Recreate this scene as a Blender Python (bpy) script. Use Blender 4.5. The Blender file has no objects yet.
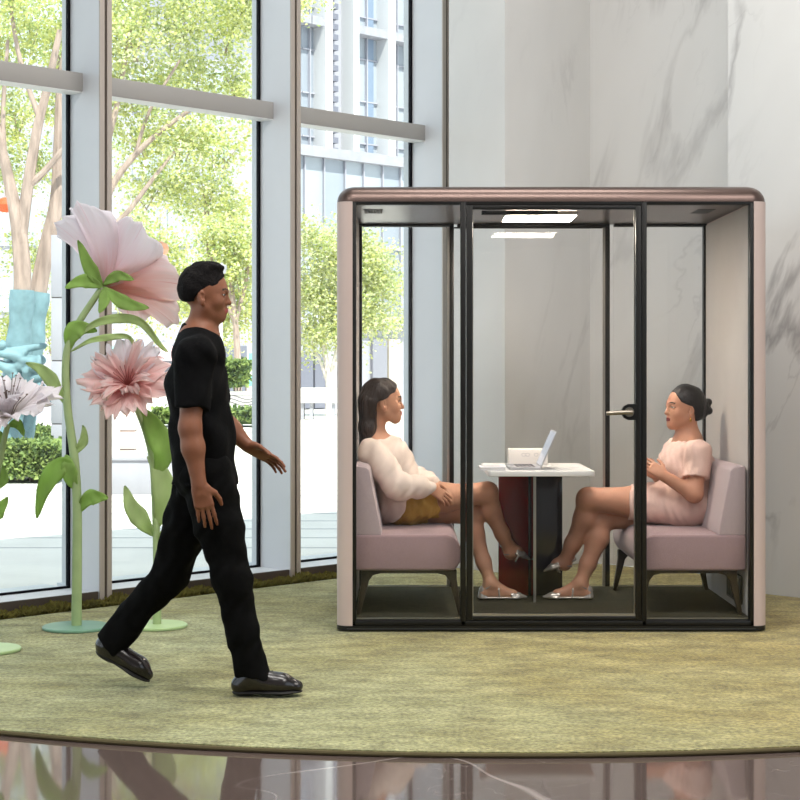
import bpy, bmesh, math, random
import numpy as np
from mathutils import Vector, Matrix
random.seed(7); rng = np.random.default_rng(7)
SC = bpy.context.scene
COL = SC.collection
F, CX, HY, HC = 1650.0, 400.0, 370.0, 1.29      # focal length in pixels, principal column, horizon row, eye height

def P(u, v, d):
    return Vector(((u-CX)*d/F, d, HC-(v-HY)*d/F))
def G(u, v, z=0.0):
    d = (HC-z)*F/(v-HY)
    return Vector(((u-CX)*d/F, d, z))
def lerp(a, b, t): return a+(b-a)*t
V = Vector

# ------------------------------------------------------------------ materials
def new_mat(name):
    m = bpy.data.materials.new(name); m.use_nodes = True
    nt = m.node_tree; nt.nodes.clear()
    return m, nt, nt.nodes, nt.links
def lin(c):
    return tuple(((x/255)/12.92 if x/255 <= .04045 else ((x/255+.055)/1.055)**2.4) for x in c)
def rgba(c): return (*lin(c), 1)

def mat(name, col, rough=.5, metal=0, spec=.5, var=0.0, vscale=8, bump=0.0, bscale=60, sheen=0, coat=0, trans=0.0, stretch=None, emit=None):
    """principled surface with object-space noise in colour and bump"""
    m, nt, N, L = new_mat(name)
    out = N.new('ShaderNodeOutputMaterial'); b = N.new('ShaderNodeBsdfPrincipled')
    b.inputs['Base Color'].default_value = rgba(col); b.inputs['Roughness'].default_value = rough
    b.inputs['Metallic'].default_value = metal; b.inputs['Specular IOR Level'].default_value = spec
    b.inputs['Sheen Weight'].default_value = sheen; b.inputs['Coat Weight'].default_value = coat
    tc = N.new('ShaderNodeTexCoord'); src = tc.outputs['Object']
    if stretch:
        mp = N.new('ShaderNodeMapping'); mp.inputs['Scale'].default_value = stretch
        L.new(src, mp.inputs['Vector']); src = mp.outputs['Vector']
    if var:
        n = N.new('ShaderNodeTexNoise'); n.inputs['Scale'].default_value = vscale; n.inputs['Detail'].default_value = 5
        L.new(src, n.inputs['Vector'])
        r = N.new('ShaderNodeValToRGB'); c = lin(col)
        r.color_ramp.elements[0].position = .3; r.color_ramp.elements[1].position = .7
        r.color_ramp.elements[0].color = (*[max(0, x*(1-var)) for x in c], 1)
        r.color_ramp.elements[1].color = (*[min(1, x*(1+var)) for x in c], 1)
        L.new(n.outputs['Fac'], r.inputs['Fac']); L.new(r.outputs['Color'], b.inputs['Base Color'])
    if bump:
        n2 = N.new('ShaderNodeTexNoise'); n2.inputs['Scale'].default_value = bscale; n2.inputs['Detail'].default_value = 4
        L.new(src, n2.inputs['Vector'])
        bp = N.new('ShaderNodeBump'); bp.inputs['Strength'].default_value = bump; bp.inputs['Distance'].default_value = .01
        L.new(n2.outputs['Fac'], bp.inputs['Height']); L.new(bp.outputs['Normal'], b.inputs['Normal'])
    if emit:
        b.inputs['Emission Color'].default_value = rgba(emit[0]); b.inputs['Emission Strength'].default_value = emit[1]
    last = b.outputs['BSDF']
    if trans:
        t = N.new('ShaderNodeBsdfTranslucent'); t.inputs['Color'].default_value = rgba(col)
        if var: L.new(r.outputs['Color'], t.inputs['Color'])
        mx = N.new('ShaderNodeMixShader'); mx.inputs['Fac'].default_value = trans
        L.new(last, mx.inputs[1]); L.new(t.outputs['BSDF'], mx.inputs[2]); last = mx.outputs['Shader']
    L.new(last, out.inputs['Surface'])
    return m

def glass_mat(name, tint=(250, 252, 252), ior=1.45, rough=0.0):
    m, nt, N, L = new_mat(name)
    out = N.new('ShaderNodeOutputMaterial'); t = N.new('ShaderNodeBsdfTransparent'); g = N.new('ShaderNodeBsdfGlossy')
    t.inputs['Color'].default_value = rgba(tint); g.inputs['Roughness'].default_value = rough
    fr = N.new('ShaderNodeFresnel'); ge = N.new('ShaderNodeNewGeometry'); mr = N.new('ShaderNodeMapRange')
    mr.inputs['To Min'].default_value = ior; mr.inputs['To Max'].default_value = 1/ior     # same mirror strength on both faces of a pane
    L.new(ge.outputs['Backfacing'], mr.inputs['Value']); L.new(mr.outputs['Result'], fr.inputs['IOR'])
    mx = N.new('ShaderNodeMixShader')
    L.new(fr.outputs['Fac'], mx.inputs['Fac']); L.new(t.outputs['BSDF'], mx.inputs[1]); L.new(g.outputs['BSDF'], mx.inputs[2])
    L.new(mx.outputs['Shader'], out.inputs['Surface'])
    return m

def marble_mat(name, base, vein, scale=.55, rough=.22, seed=0.0, width=.022, amount=1.0, coat=0.0, diag=None, ior=1.5, mask=(.5, .62), det=7, fine=.35):
    m, nt, N, L = new_mat(name)
    out = N.new('ShaderNodeOutputMaterial'); b = N.new('ShaderNodeBsdfPrincipled')
    b.inputs['Roughness'].default_value = rough; b.inputs['IOR'].default_value = ior; b.inputs['Coat Weight'].default_value = coat
    tc = N.new('ShaderNodeTexCoord'); mp = N.new('ShaderNodeMapping')
    mp.inputs['Location'].default_value = (seed, seed*1.7, seed*.6); mp.inputs['Rotation'].default_value = (0, 0, 0)
    src = tc.outputs['Object']
    if diag:                                   # veins drawn out along a slanting direction in the slab
        cb = N.new('ShaderNodeCombineXYZ')
        for i, (vec, f) in enumerate(diag):
            dt = N.new('ShaderNodeVectorMath'); dt.operation = 'DOT_PRODUCT'; dt.inputs[1].default_value = [x*f for x in vec]
            L.new(src, dt.inputs[0]); L.new(dt.outputs['Value'], cb.inputs[i])
        src = cb.outputs['Vector']
    L.new(src, mp.inputs['Vector'])
    def noise(sc, det, dist=0):
        n = N.new('ShaderNodeTexNoise'); n.inputs['Scale'].default_value = sc; n.inputs['Detail'].default_value = det
        n.inputs['Distortion'].default_value = dist; n.inputs['Roughness'].default_value = .55
        L.new(mp.outputs['Vector'], n.inputs['Vector']); return n.outputs['Fac']
    def math_(op, a, bb):
        q = N.new('ShaderNodeMath'); q.operation = op
        for i, x in enumerate((a, bb)):
            if x is None: continue
            if isinstance(x, (int, float)): q.inputs[i].default_value = x
            else: L.new(x, q.inputs[i])
        return q.outputs[0]
    def ramp(x, lo, hi):
        r = N.new('ShaderNodeMapRange'); r.inputs['From Min'].default_value = lo; r.inputs['From Max'].default_value = hi
        r.clamp = True; L.new(x, r.inputs['Value']); return r.outputs['Result']
    v1 = math_('ABSOLUTE', math_('SUBTRACT', noise(scale, det, .55), .5), None)
    l1 = math_('SUBTRACT', 1.0, ramp(v1, 0, width))
    mk = ramp(noise(scale*1.1+.3, 2), *mask)
    v2 = math_('ABSOLUTE', math_('SUBTRACT', noise(scale*2.6, 6, .4), .47), None)
    l2 = math_('MULTIPLY', math_('SUBTRACT', 1.0, ramp(v2, 0, width*.5)), fine)
    cl = ramp(noise(scale*1.6, 3), .35, .75)
    fac = math_('MULTIPLY', math_('ADD', math_('MULTIPLY', l1, mk), math_('MULTIPLY', l2, mk)), amount)
    mixc = N.new('ShaderNodeMix'); mixc.data_type = 'RGBA'
    mixc.inputs['A'].default_value = rgba(base); mixc.inputs['B'].default_value = rgba([x*.93 for x in base])
    L.new(cl, mixc.inputs['Factor'])
    mix2 = N.new('ShaderNodeMix'); mix2.data_type = 'RGBA'; mix2.clamp_factor = True
    L.new(fac, mix2.inputs['Factor']); L.new(mixc.outputs['Result'], mix2.inputs['A']); mix2.inputs['B'].default_value = rgba(vein)
    L.new(mix2.outputs['Result'], b.inputs['Base Color']); L.new(b.outputs['BSDF'], out.inputs['Surface'])
    return m

# ------------------------------------------------------------------ objects
def tag(o, label=None, cat=None, group=None, kind=None):
    if label: o['label'] = label
    if cat: o['category'] = cat
    if group: o['group'] = group
    if kind: o['kind'] = kind
    return o
def thing(name, loc, label, cat, group=None):
    o = bpy.data.objects.new(name, None); COL.objects.link(o); o.location = loc; o.empty_display_size = .1
    return tag(o, label, cat, group)
def base_of(o):
    p = V((0, 0, 0))
    while o is not None: p = p+o.location; o = o.parent
    return p
def link_mesh(name, me, mats, parent=None, smooth=False):
    o = bpy.data.objects.new(name, me); COL.objects.link(o)
    for m in (mats if isinstance(mats, (list, tuple)) else [mats]): me.materials.append(m)
    if parent is not None:
        off = base_of(parent); o.parent = parent
        me.transform(Matrix.Translation(-off))
    if smooth:
        me.polygons.foreach_set('use_smooth', [True]*len(me.polygons))
    me.update(); return o

class MB:
    def __init__(s): s.v = []; s.f = []; s.m = []
    def add(s, vs, fs, mi=0):
        b = len(s.v); s.v += [tuple(p) for p in vs]; s.f += [tuple(i+b for i in f) for f in fs]; s.m += [mi]*len(fs); return s
    def box(s, lo, hi, mi=0):
        x0, y0, z0 = lo; x1, y1, z1 = hi
        return s.add([(x0,y0,z0),(x1,y0,z0),(x1,y1,z0),(x0,y1,z0),(x0,y0,z1),(x1,y0,z1),(x1,y1,z1),(x0,y1,z1)],
                     [(0,3,2,1),(4,5,6,7),(0,1,5,4),(1,2,6,5),(2,3,7,6),(3,0,4,7)], mi)
    def obox(s, o, ax, ay, az, mi=0):
        """box spanned from corner o by three edge vectors"""
        o, ax, ay, az = V(o), V(ax), V(ay), V(az)
        vs = [o, o+ax, o+ax+ay, o+ay]; vs = vs+[p+az for p in vs]
        fs = [(0,3,2,1),(4,5,6,7),(0,1,5,4),(1,2,6,5),(2,3,7,6),(3,0,4,7)]
        if ax.cross(ay).dot(az) < 0: fs = [f[::-1] for f in fs]
        return s.add(vs, fs, mi)
    def prism(s, poly, z0, z1, mi=0):
        n = len(poly); vs = [(x, y, z0) for x, y in poly]+[(x, y, z1) for x, y in poly]
        area = sum(poly[i][0]*poly[(i+1) % n][1]-poly[(i+1) % n][0]*poly[i][1] for i in range(n))
        fs = [tuple(range(n))[::-1], tuple(range(n, 2*n))]+[(i, (i+1) % n, n+(i+1) % n, n+i) for i in range(n)]
        if area < 0: fs = [f[::-1] for f in fs]
        return s.add(vs, fs, mi)
    def extrude(s, poly3, vec, mi=0):
        n = len(poly3); a = [V(p) for p in poly3]; vec = V(vec); vs = a+[p+vec for p in a]
        nn = V((0, 0, 0))
        for i in range(n): nn += a[i].cross(a[(i+1) % n])
        fs = [tuple(range(n))[::-1], tuple(range(n, 2*n))]+[(i, (i+1) % n, n+(i+1) % n, n+i) for i in range(n)]
        if nn.dot(vec) < 0: fs = [f[::-1] for f in fs]
        return s.add(vs, fs, mi)
    def tube(s, pts, rad, n=10, mi=0, cap=True, flat=1.0):
        pts = [V(p) for p in pts]
        if not isinstance(rad, (list, tuple)): rad = [rad]*len(pts)
        vs, up = [], None
        for i, p in enumerate(pts):
            t = (pts[min(i+1, len(pts)-1)]-pts[max(i-1, 0)]).normalized()
            if up is None:
                up = V((0, 0, 1)) if abs(t.z) < .9 else V((0, 1, 0))
            a = t.cross(up).normalized(); up = a.cross(t).normalized()
            for k in range(n):
                an = 2*math.pi*k/n; vs.append(p+a*math.cos(an)*rad[i]+up*math.sin(an)*rad[i]*flat)
        fs = []
        for i in range(len(pts)-1):
            for k in range(n):
                fs.append((i*n+k, i*n+(k+1) % n, (i+1)*n+(k+1) % n, (i+1)*n+k))
        if cap:
            fs.append(tuple(range(n))[::-1]); fs.append(tuple(range((len(pts)-1)*n, len(pts)*n)))
        return s.add(vs, fs, mi)
    def lathe(s, c, prof, n=32, mi=0):
        c = V(c); vs = []
        for r, z in prof:
            for k in range(n): vs.append(c+V((r*math.cos(2*math.pi*k/n), r*math.sin(2*math.pi*k/n), z)))
        fs = [(i*n+k, i*n+(k+1) % n, (i+1)*n+(k+1) % n, (i+1)*n+k) for i in range(len(prof)-1) for k in range(n)]
        fs += [tuple(range(n))[::-1], tuple(range((len(prof)-1)*n, len(prof)*n))]
        return s.add(vs, fs, mi)
    def build(s, name, mats, parent=None, smooth=False, bevel=0, seg=2, label=None, kind=None):
        me = bpy.data.meshes.new(name); me.from_pydata(s.v, [], s.f)
        if any(s.m): me.polygons.foreach_set('material_index', s.m)
        if bevel:
            bm = bmesh.new(); bm.from_mesh(me)
            es = [e for e in bm.edges if len(e.link_faces) == 2 and e.calc_face_angle(0) > .5]
            bmesh.ops.bevel(bm, geom=es, offset=bevel, segments=seg, affect='EDGES', profile=.5, clamp_overlap=True)
            bm.to_mesh(me); bm.free()
        o = link_mesh(name, me, mats, parent, False)
        if smooth or bevel:
            me.polygons.foreach_set('use_smooth', [True]*len(me.polygons))
            try: me.set_sharp_from_angle(angle=math.radians(35 if not bevel else 40))
            except Exception: pass
        return tag(o, label, None, None, kind)

def smooth_path(pts, n=8):
    """Catmull-Rom through the points"""
    pts = [V(p) for p in pts]; out = []
    for i in range(len(pts)-1):
        p0, p1, p2, p3 = pts[max(i-1, 0)], pts[i], pts[i+1], pts[min(i+2, len(pts)-1)]
        for k in range(n):
            t = k/n
            out.append(.5*((2*p1)+(p2-p0)*t+(2*p0-5*p1+4*p2-p3)*t*t+(3*p1-p0-3*p2+p3)*t**3))
    out.append(pts[-1]); return out

# ------------------------------------------------------------------ sculpting by distance fields
class Sculpt:
    def __init__(s):
        s.pr = []; s.R = np.eye(3); s.t = np.zeros(3); s.sc = 1.0
    def frame(s, R=None, t=None, sc=1.0):
        s.R = np.eye(3) if R is None else np.array(R, float); s.t = np.zeros(3) if t is None else np.array(t, float); s.sc = sc
    def w(s, p): return s.R @ (np.array(p, float)*s.sc)+s.t
    def cone(s, a, b, r1, r2=None, k=.02, op='u', sq=None, cuts=()):
        """tapered capsule; sq = (axis, factor) flattens it along a direction; cuts = planes (point, normal) beyond which it ends"""
        r2 = r1 if r2 is None else r2
        A, B = s.w(a), s.w(b); r1 *= s.sc; r2 *= s.sc; k *= s.sc
        cu = [(s.w(p), s.R @ (np.array(n, float)/np.linalg.norm(n))) for p, n in cuts]
        if sq: ax = s.R @ (np.array(sq[0], float)/np.linalg.norm(sq[0])); fac = sq[1]
        def fn(X, Y, Z):
            x, y, z = X-A[0], Y-A[1], Z-A[2]; d = B-A
            if sq:
                q = (x*ax[0]+y*ax[1]+z*ax[2])*(1/fac-1); x, y, z = x+q*ax[0], y+q*ax[1], z+q*ax[2]
                e = float(d @ ax)*(1/fac-1); d = d+e*ax
            l2 = float(d @ d)+1e-12
            t = np.clip((x*d[0]+y*d[1]+z*d[2])/l2, 0, 1)
            r = np.sqrt((x-t*d[0])**2+(y-t*d[1])**2+(z-t*d[2])**2)-(r1+t*(r2-r1))
            if sq and fac < 1: r = r*(.35+.65*fac)
            for p, n in cu: r = np.maximum(r, (X-p[0])*n[0]+(Y-p[1])*n[1]+(Z-p[2])*n[2])
            return r
        m = max(r1, r2)*(max(1, sq[1]) if sq else 1)
        s.pr.append((np.minimum(A, B)-m, np.maximum(A, B)+m, fn, op, k)); return s
    def chain(s, pts, rs, k=.02, op='u', sq=None, cuts=()):
        for i in range(len(pts)-1): s.cone(pts[i], pts[i+1], rs[i], rs[i+1], k, op, sq, cuts)
        return s
    def ell(s, c, r, k=.02, op='u', rot=None, cuts=()):
        C = s.w(c); r = np.array(r, float)*s.sc; k *= s.sc
        Q = s.R if rot is None else s.R @ np.array(rot, float)
        cu = [(s.w(p), s.R @ (np.array(n, float)/np.linalg.norm(n))) for p, n in cuts]
        def fn(X, Y, Z):
            x, y, z = X-C[0], Y-C[1], Z-C[2]
            l = [(x*Q[0, i]+y*Q[1, i]+z*Q[2, i]) for i in range(3)]
            k0 = np.sqrt(sum((l[i]/r[i])**2 for i in range(3)))+1e-9; k1 = np.sqrt(sum((l[i]/r[i]**2)**2 for i in range(3)))+1e-9
            d = k0*(k0-1)/k1
            for p, n in cu: d = np.maximum(d, (X-p[0])*n[0]+(Y-p[1])*n[1]+(Z-p[2])*n[2])
            return d
        m = float(max(r)); s.pr.append((C-m, C+m, fn, op, k)); return s
    def mesh(s, h=.004, fold=None):
        us = [p for p in s.pr if p[3] == 'u']
        lo = np.min([p[0] for p in us], 0)-4*h-.012; hi = np.max([p[1] for p in us], 0)+4*h+.012
        n = np.ceil((hi-lo)/h).astype(int)+1
        ax = [(lo[i]+h*np.arange(n[i])).astype(np.float32) for i in range(3)]
        f = np.full(tuple(n), .3, np.float32)
        for a, b, fn, op, k in s.pr:
            mg = k+4*h+.01
            i0 = np.clip(((a-mg-lo)/h).astype(int), 0, n); i1 = np.clip(((b+mg-lo)/h).astype(int)+2, 0, n)
            if np.any(i1 <= i0): continue
            sl = tuple(slice(i0[i], i1[i]) for i in range(3))
            d = fn(ax[0][sl[0]][:, None, None], ax[1][sl[1]][None, :, None], ax[2][sl[2]][None, None, :]).astype(np.float32)
            c = f[sl]; k = max(k, 1e-5)
            if op == 'u':
                q = np.maximum(k-np.abs(c-d), 0)/k; f[sl] = np.minimum(c, d)-q*q*k*.25
            elif op == 's':
                q = np.maximum(k-np.abs(c+d), 0)/k; f[sl] = np.maximum(c, -d)+q*q*k*.25
        if fold is not None:
            f += fold(ax[0][:, None, None], ax[1][None, :, None], ax[2][None, None, :]).astype(np.float32)
        return nets(f, lo, h)

def nets(f, lo, h):
    ins = f < 0
    cnt = np.zeros(tuple(x-1 for x in f.shape), np.uint8)
    for i in (0, 1):
        for j in (0, 1):
            for k in (0, 1):
                cnt += ins[i:i+cnt.shape[0], j:j+cnt.shape[1], k:k+cnt.shape[2]]
    cells = np.argwhere((cnt > 0) & (cnt < 8))
    cid = np.full(cnt.shape, -1, np.int32); cid[tuple(cells.T)] = np.arange(len(cells))
    cor = np.array([(i, j, k) for i in (0, 1) for j in (0, 1) for k in (0, 1)])
    val = np.stack([f[cells[:, 0]+c[0], cells[:, 1]+c[1], cells[:, 2]+c[2]] for c in cor], 1)
    acc = np.zeros((len(cells), 3)); num = np.zeros(len(cells))
    for a in range(8):
        for b in range(a+1, 8):
            if np.abs(cor[a]-cor[b]).sum() != 1: continue
            va, vb = val[:, a], val[:, b]; x = (va < 0) != (vb < 0)
            t = np.where(x, va/np.where(x, va-vb, 1), 0)
            acc += np.where(x[:, None], cor[a]+t[:, None]*(cor[b]-cor[a]), 0); num += x
    vs = lo+h*(cells+acc/num[:, None])
    quads = []
    for d in range(3):
        e, g = (d+1) % 3, (d+2) % 3
        def sh(a, off):
            sl = [None]*3; sl[d] = slice(off, a.shape[d]-1+off); sl[e] = slice(1, -1); sl[g] = slice(1, -1); return a[tuple(sl)]
        A, B = sh(ins, 0), sh(ins, 1)
        for flip, msk in ((False, A & ~B), (True, ~A & B)):
            ix = np.argwhere(msk)
            if not len(ix): continue
            ix[:, e] += 1; ix[:, g] += 1
            def c(de, dg):
                q = ix.copy(); q[:, e] += de; q[:, g] += dg; return cid[tuple(q.T)]
            qd = np.stack([c(-1, -1), c(0, -1), c(0, 0), c(-1, 0)], 1)
            quads.append(qd[:, ::-1] if flip else qd)
    q = np.concatenate(quads); q = q[(q >= 0).all(1)]
    return vs, q

def sculpt_obj(name, S, mats, parent=None, h=.004, fold=None, paint=None, relax=1):
    vs, q = S.mesh(h, fold)
    for _ in range(relax):                      # light Laplacian smoothing
        acc = np.zeros_like(vs); n = np.zeros(len(vs))
        for a, b in ((0, 1), (1, 2), (2, 3), (3, 0)):
            np.add.at(acc, q[:, a], vs[q[:, b]]); np.add.at(n, q[:, a], 1)
            np.add.at(acc, q[:, b], vs[q[:, a]]); np.add.at(n, q[:, b], 1)
        vs = vs*.5+.5*acc/np.maximum(n, 1)[:, None]
    me = bpy.data.meshes.new(name); me.vertices.add(len(vs)); me.vertices.foreach_set('co', vs.astype(np.float32).ravel())
    me.loops.add(q.size); me.loops.foreach_set('vertex_index', q.astype(np.int32).ravel())
    me.polygons.add(len(q)); me.polygons.foreach_set('loop_start', np.arange(0, q.size, 4, dtype=np.int32))
    me.update(calc_edges=True)
    if paint is not None:
        me.polygons.foreach_set('material_index', paint(vs[q].mean(1)).astype(np.int32))
    me.validate()
    return link_mesh(name, me, mats, parent, True)
SEED_A, SEED_B = 8.8, 41.7
# ------------------------------------------------------------------ camera
cam = bpy.data.cameras.new('camera'); co = bpy.data.objects.new('camera', cam); COL.objects.link(co)
cam.sensor_width = 36; cam.lens = F/800*36; cam.shift_y = -(400-HY)/800; cam.clip_end = 400
co.location = (0, 0, HC); co.rotation_euler = (math.pi/2, 0, 0); SC.camera = co

# ------------------------------------------------------------------ shared materials
M = {}
M['fin'] = mat('painted_fin', (212, 214, 219), .35, 0, .5, .02, 3)
M['bronze_edge'] = mat('bronze_edge', (178, 168, 160), .4, .2)
M['gasket'] = mat('black_gasket', (14, 14, 20), .8, 0, .1)
M['transom'] = mat('transom_paint', (158, 155, 152), .4)
M['bounce_light_white'] = mat('bounce_light_white', (246, 246, 246), .5)
M['plinth'] = mat('plinth_bronze', (72, 62, 54), .5, 0, .5, .1, 12)
M['sill'] = mat('white_sill', (205, 208, 212), .5, 0, .4, .05, 10)
M['window_glass'] = glass_mat('window_glass', (247, 251, 250), 1.4)
M['pod_glass'] = glass_mat('pod_glass', (254, 254, 254), 1.3)
WD = V((.7029, .7113, 0)); WN = V((.7113, -.7029, 0))
DIAG = [(tuple(WN*.45+V((0, 0, .9))), .42), (tuple(WN*.9-V((0, 0, .45))+WD*.9), 1.0), (tuple(WD), 1.0)]
M['wall_white'] = marble_mat('white_marble', (214, 213, 210), (150, 147, 146), .6, .28, 3.1, .018, .75, diag=DIAG, mask=(.50, .64))
M['wall_clean'] = marble_mat('white_marble_quiet', (214, 213, 211), (172, 170, 170), .6, .28, 9.3, .012, .45, diag=DIAG, mask=(.52, .66))
M['floor_marble'] = marble_mat('brown_polished_marble', (92, 79, 74), (205, 195, 190), .55, .05, 5.0, .0035, .38, ior=1.65, mask=(.36, .48), det=2, fine=.6)
M['plain'] = mat('plain_plaster', (205, 203, 200), .8)

# ------------------------------------------------------------------ plan of the window side
WD = V((.7029, .7113, 0))                 # along the glazing, away from the camera
WN = V((.7113, -.7029, 0))                # from the glazing into the hall
W0 = V((-1.628, 9.135, 0))
def WP(t, q=0, z=0): return W0+WD*t-WN*q+V((0, 0, z))    # q = distance behind the fin noses
CEIL = 5.6
FT, FD = .04, .29                          # fin half thickness, fin depth
fins = [-5.6, -4.2, -2.8, -1.4, 0, 1.4066, 2.766]

def clip_poly(poly, p, n):
    out = []
    for i in range(len(poly)):
        a, b = poly[i], poly[(i+1) % len(poly)]
        da = (a[0]-p[0])*n[0]+(a[1]-p[1])*n[1]; db = (b[0]-p[0])*n[0]+(b[1]-p[1])*n[1]
        if da <= 0: out.append(a)
        if (da < 0) != (db < 0) and da != db:
            t = da/(da-db); out.append((a[0]+(b[0]-a[0])*t, a[1]+(b[1]-a[1])*t))
    return out

C1 = V((.320, 10.788, 0)); C2 = V((.665, 10.447, 0)); C3 = V((1.274, 11.063, 0)); B1 = V((1.921, 9.666, 0))
# floor: polished marble in the hall
room = [(-9, -5), (9, -5), (9, 14), (-9, 14)]
fl = clip_poly(room, WP(0, .30), -WN)
fl = clip_poly(fl, C3+WD*.2, WD)
MB().prism(fl, -.06, -.02).build('floor', M['floor_marble'], kind='structure')
MB().prism(clip_poly(room, WP(0, .40), -WN), CEIL, CEIL+.2).build('ceiling', M['plain'], kind='structure')

# windows: fins, transom, panes
for i in range(len(fins)-1):
    a, b = fins[i]+FT, fins[i+1]-FT
    w = bpy.data.objects.new('window_%d' % (i+1), None); COL.objects.link(w); w.location = WP(a, 0, 0); tag(w, kind='structure')
    for z0, z1 in ((.065, 2.9), (2.9, CEIL)):
        MB().obox(WP(a, FD+.012, z0), WD*(b-a), WN*.012, (0, 0, z1-z0)).build('pane', M['window_glass'], w)
    g = MB()
    for t in (a, b-.014): g.obox(WP(t, FD+.02, .065), WD*.014, WN*.024, (0, 0, CEIL-.065))
    g.obox(WP(a, FD+.02, .06), WD*(b-a), WN*.024, (0, 0, .012))
    g.build('gasket', M['gasket'], w)
    MB().obox(WP(a, FD-.012, 2.845), WD*(b-a), WN*.115, (0, 0, .105)).build('transom', M['transom'], w, bevel=.004)
    MB().obox(WP(a, FD-.010, 2.841), WD*(b-a), WN*.113, (0, 0, .0035)).build('lit_underside_strip', M['bounce_light_white'], w)  # strip painted white to imitate daylight bounced up from the ground
    MB().obox(WP(a, FD+.25, -.02), WD*(b-a), WN*(FD+.25-.03), (0, 0, .08)).build('sill', M['sill'], w)
    MB().obox(WP(a, .03, -.02), WD*(b-a), WN*.016, (0, 0, .086)).build('plinth', M['plinth'], w)
for i, t in enumerate(fins):
    o = bpy.data.objects.new('trim_%d' % (i+1), None); COL.objects.link(o); o.location = WP(t); tag(o, kind='structure')
    MB().obox(WP(t-FT, FD+.08, -.02), WD*2*FT, WN*(FD+.07), (0, 0, CEIL+.02)).build('mullion', M['fin'], o)
    e = MB()
    e.obox(WP(t-FT, .012, -.02), WD*.031, WN*.012, (0, 0, CEIL+.02)); e.obox(WP(t+FT-.031, .012, -.02), WD*.031, WN*.012, (0, 0, CEIL+.02))
    e.build('nose_strip', M['bronze_edge'], o)
    MB().obox(WP(t-.0092, .0115, -.02), WD*.0184, WN*.004, (0, 0, CEIL+.02)).build('nose_groove', M['plinth'], o)

# marble walls
def slab_wall(name, pts, m, h0=0.002):
    MB().prism([(p.x, p.y) for p in pts], h0, CEIL).build(name, m, kind='structure')
slab_wall('wall_back', [C1, C2, C3, C3-WN*.4848], M['wall_clean'])
slab_wall('wall_end', [WP(2.81, .3), WP(2.91, .3), WP(2.91, -.23), WP(2.81, -.23)], M['plain'])
slab_wall('wall_right', [C3, C3+WN*1.6, C3+WN*1.6+WD*.25, C3+WD*.25], marble_mat('white_marble_right', (214, 213, 211), (150, 147, 147), .6, .28, SEED_A, .016, .8, diag=DIAG, mask=(.47, .6)))
slab_wall('wall_near_right', [B1, B1+WN*9.5, B1+WN*9.5+WD*.52, B1+WD*.52], marble_mat('white_marble_slabs', (212, 211, 209), (140, 137, 137), .6, .28, SEED_B, .02, .8, diag=DIAG, mask=(.46, .6)))
MB().box((-9, -5.2, -.06), (9, -5, CEIL)).build('wall_rear', M['plain'], kind='structure')
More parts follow.
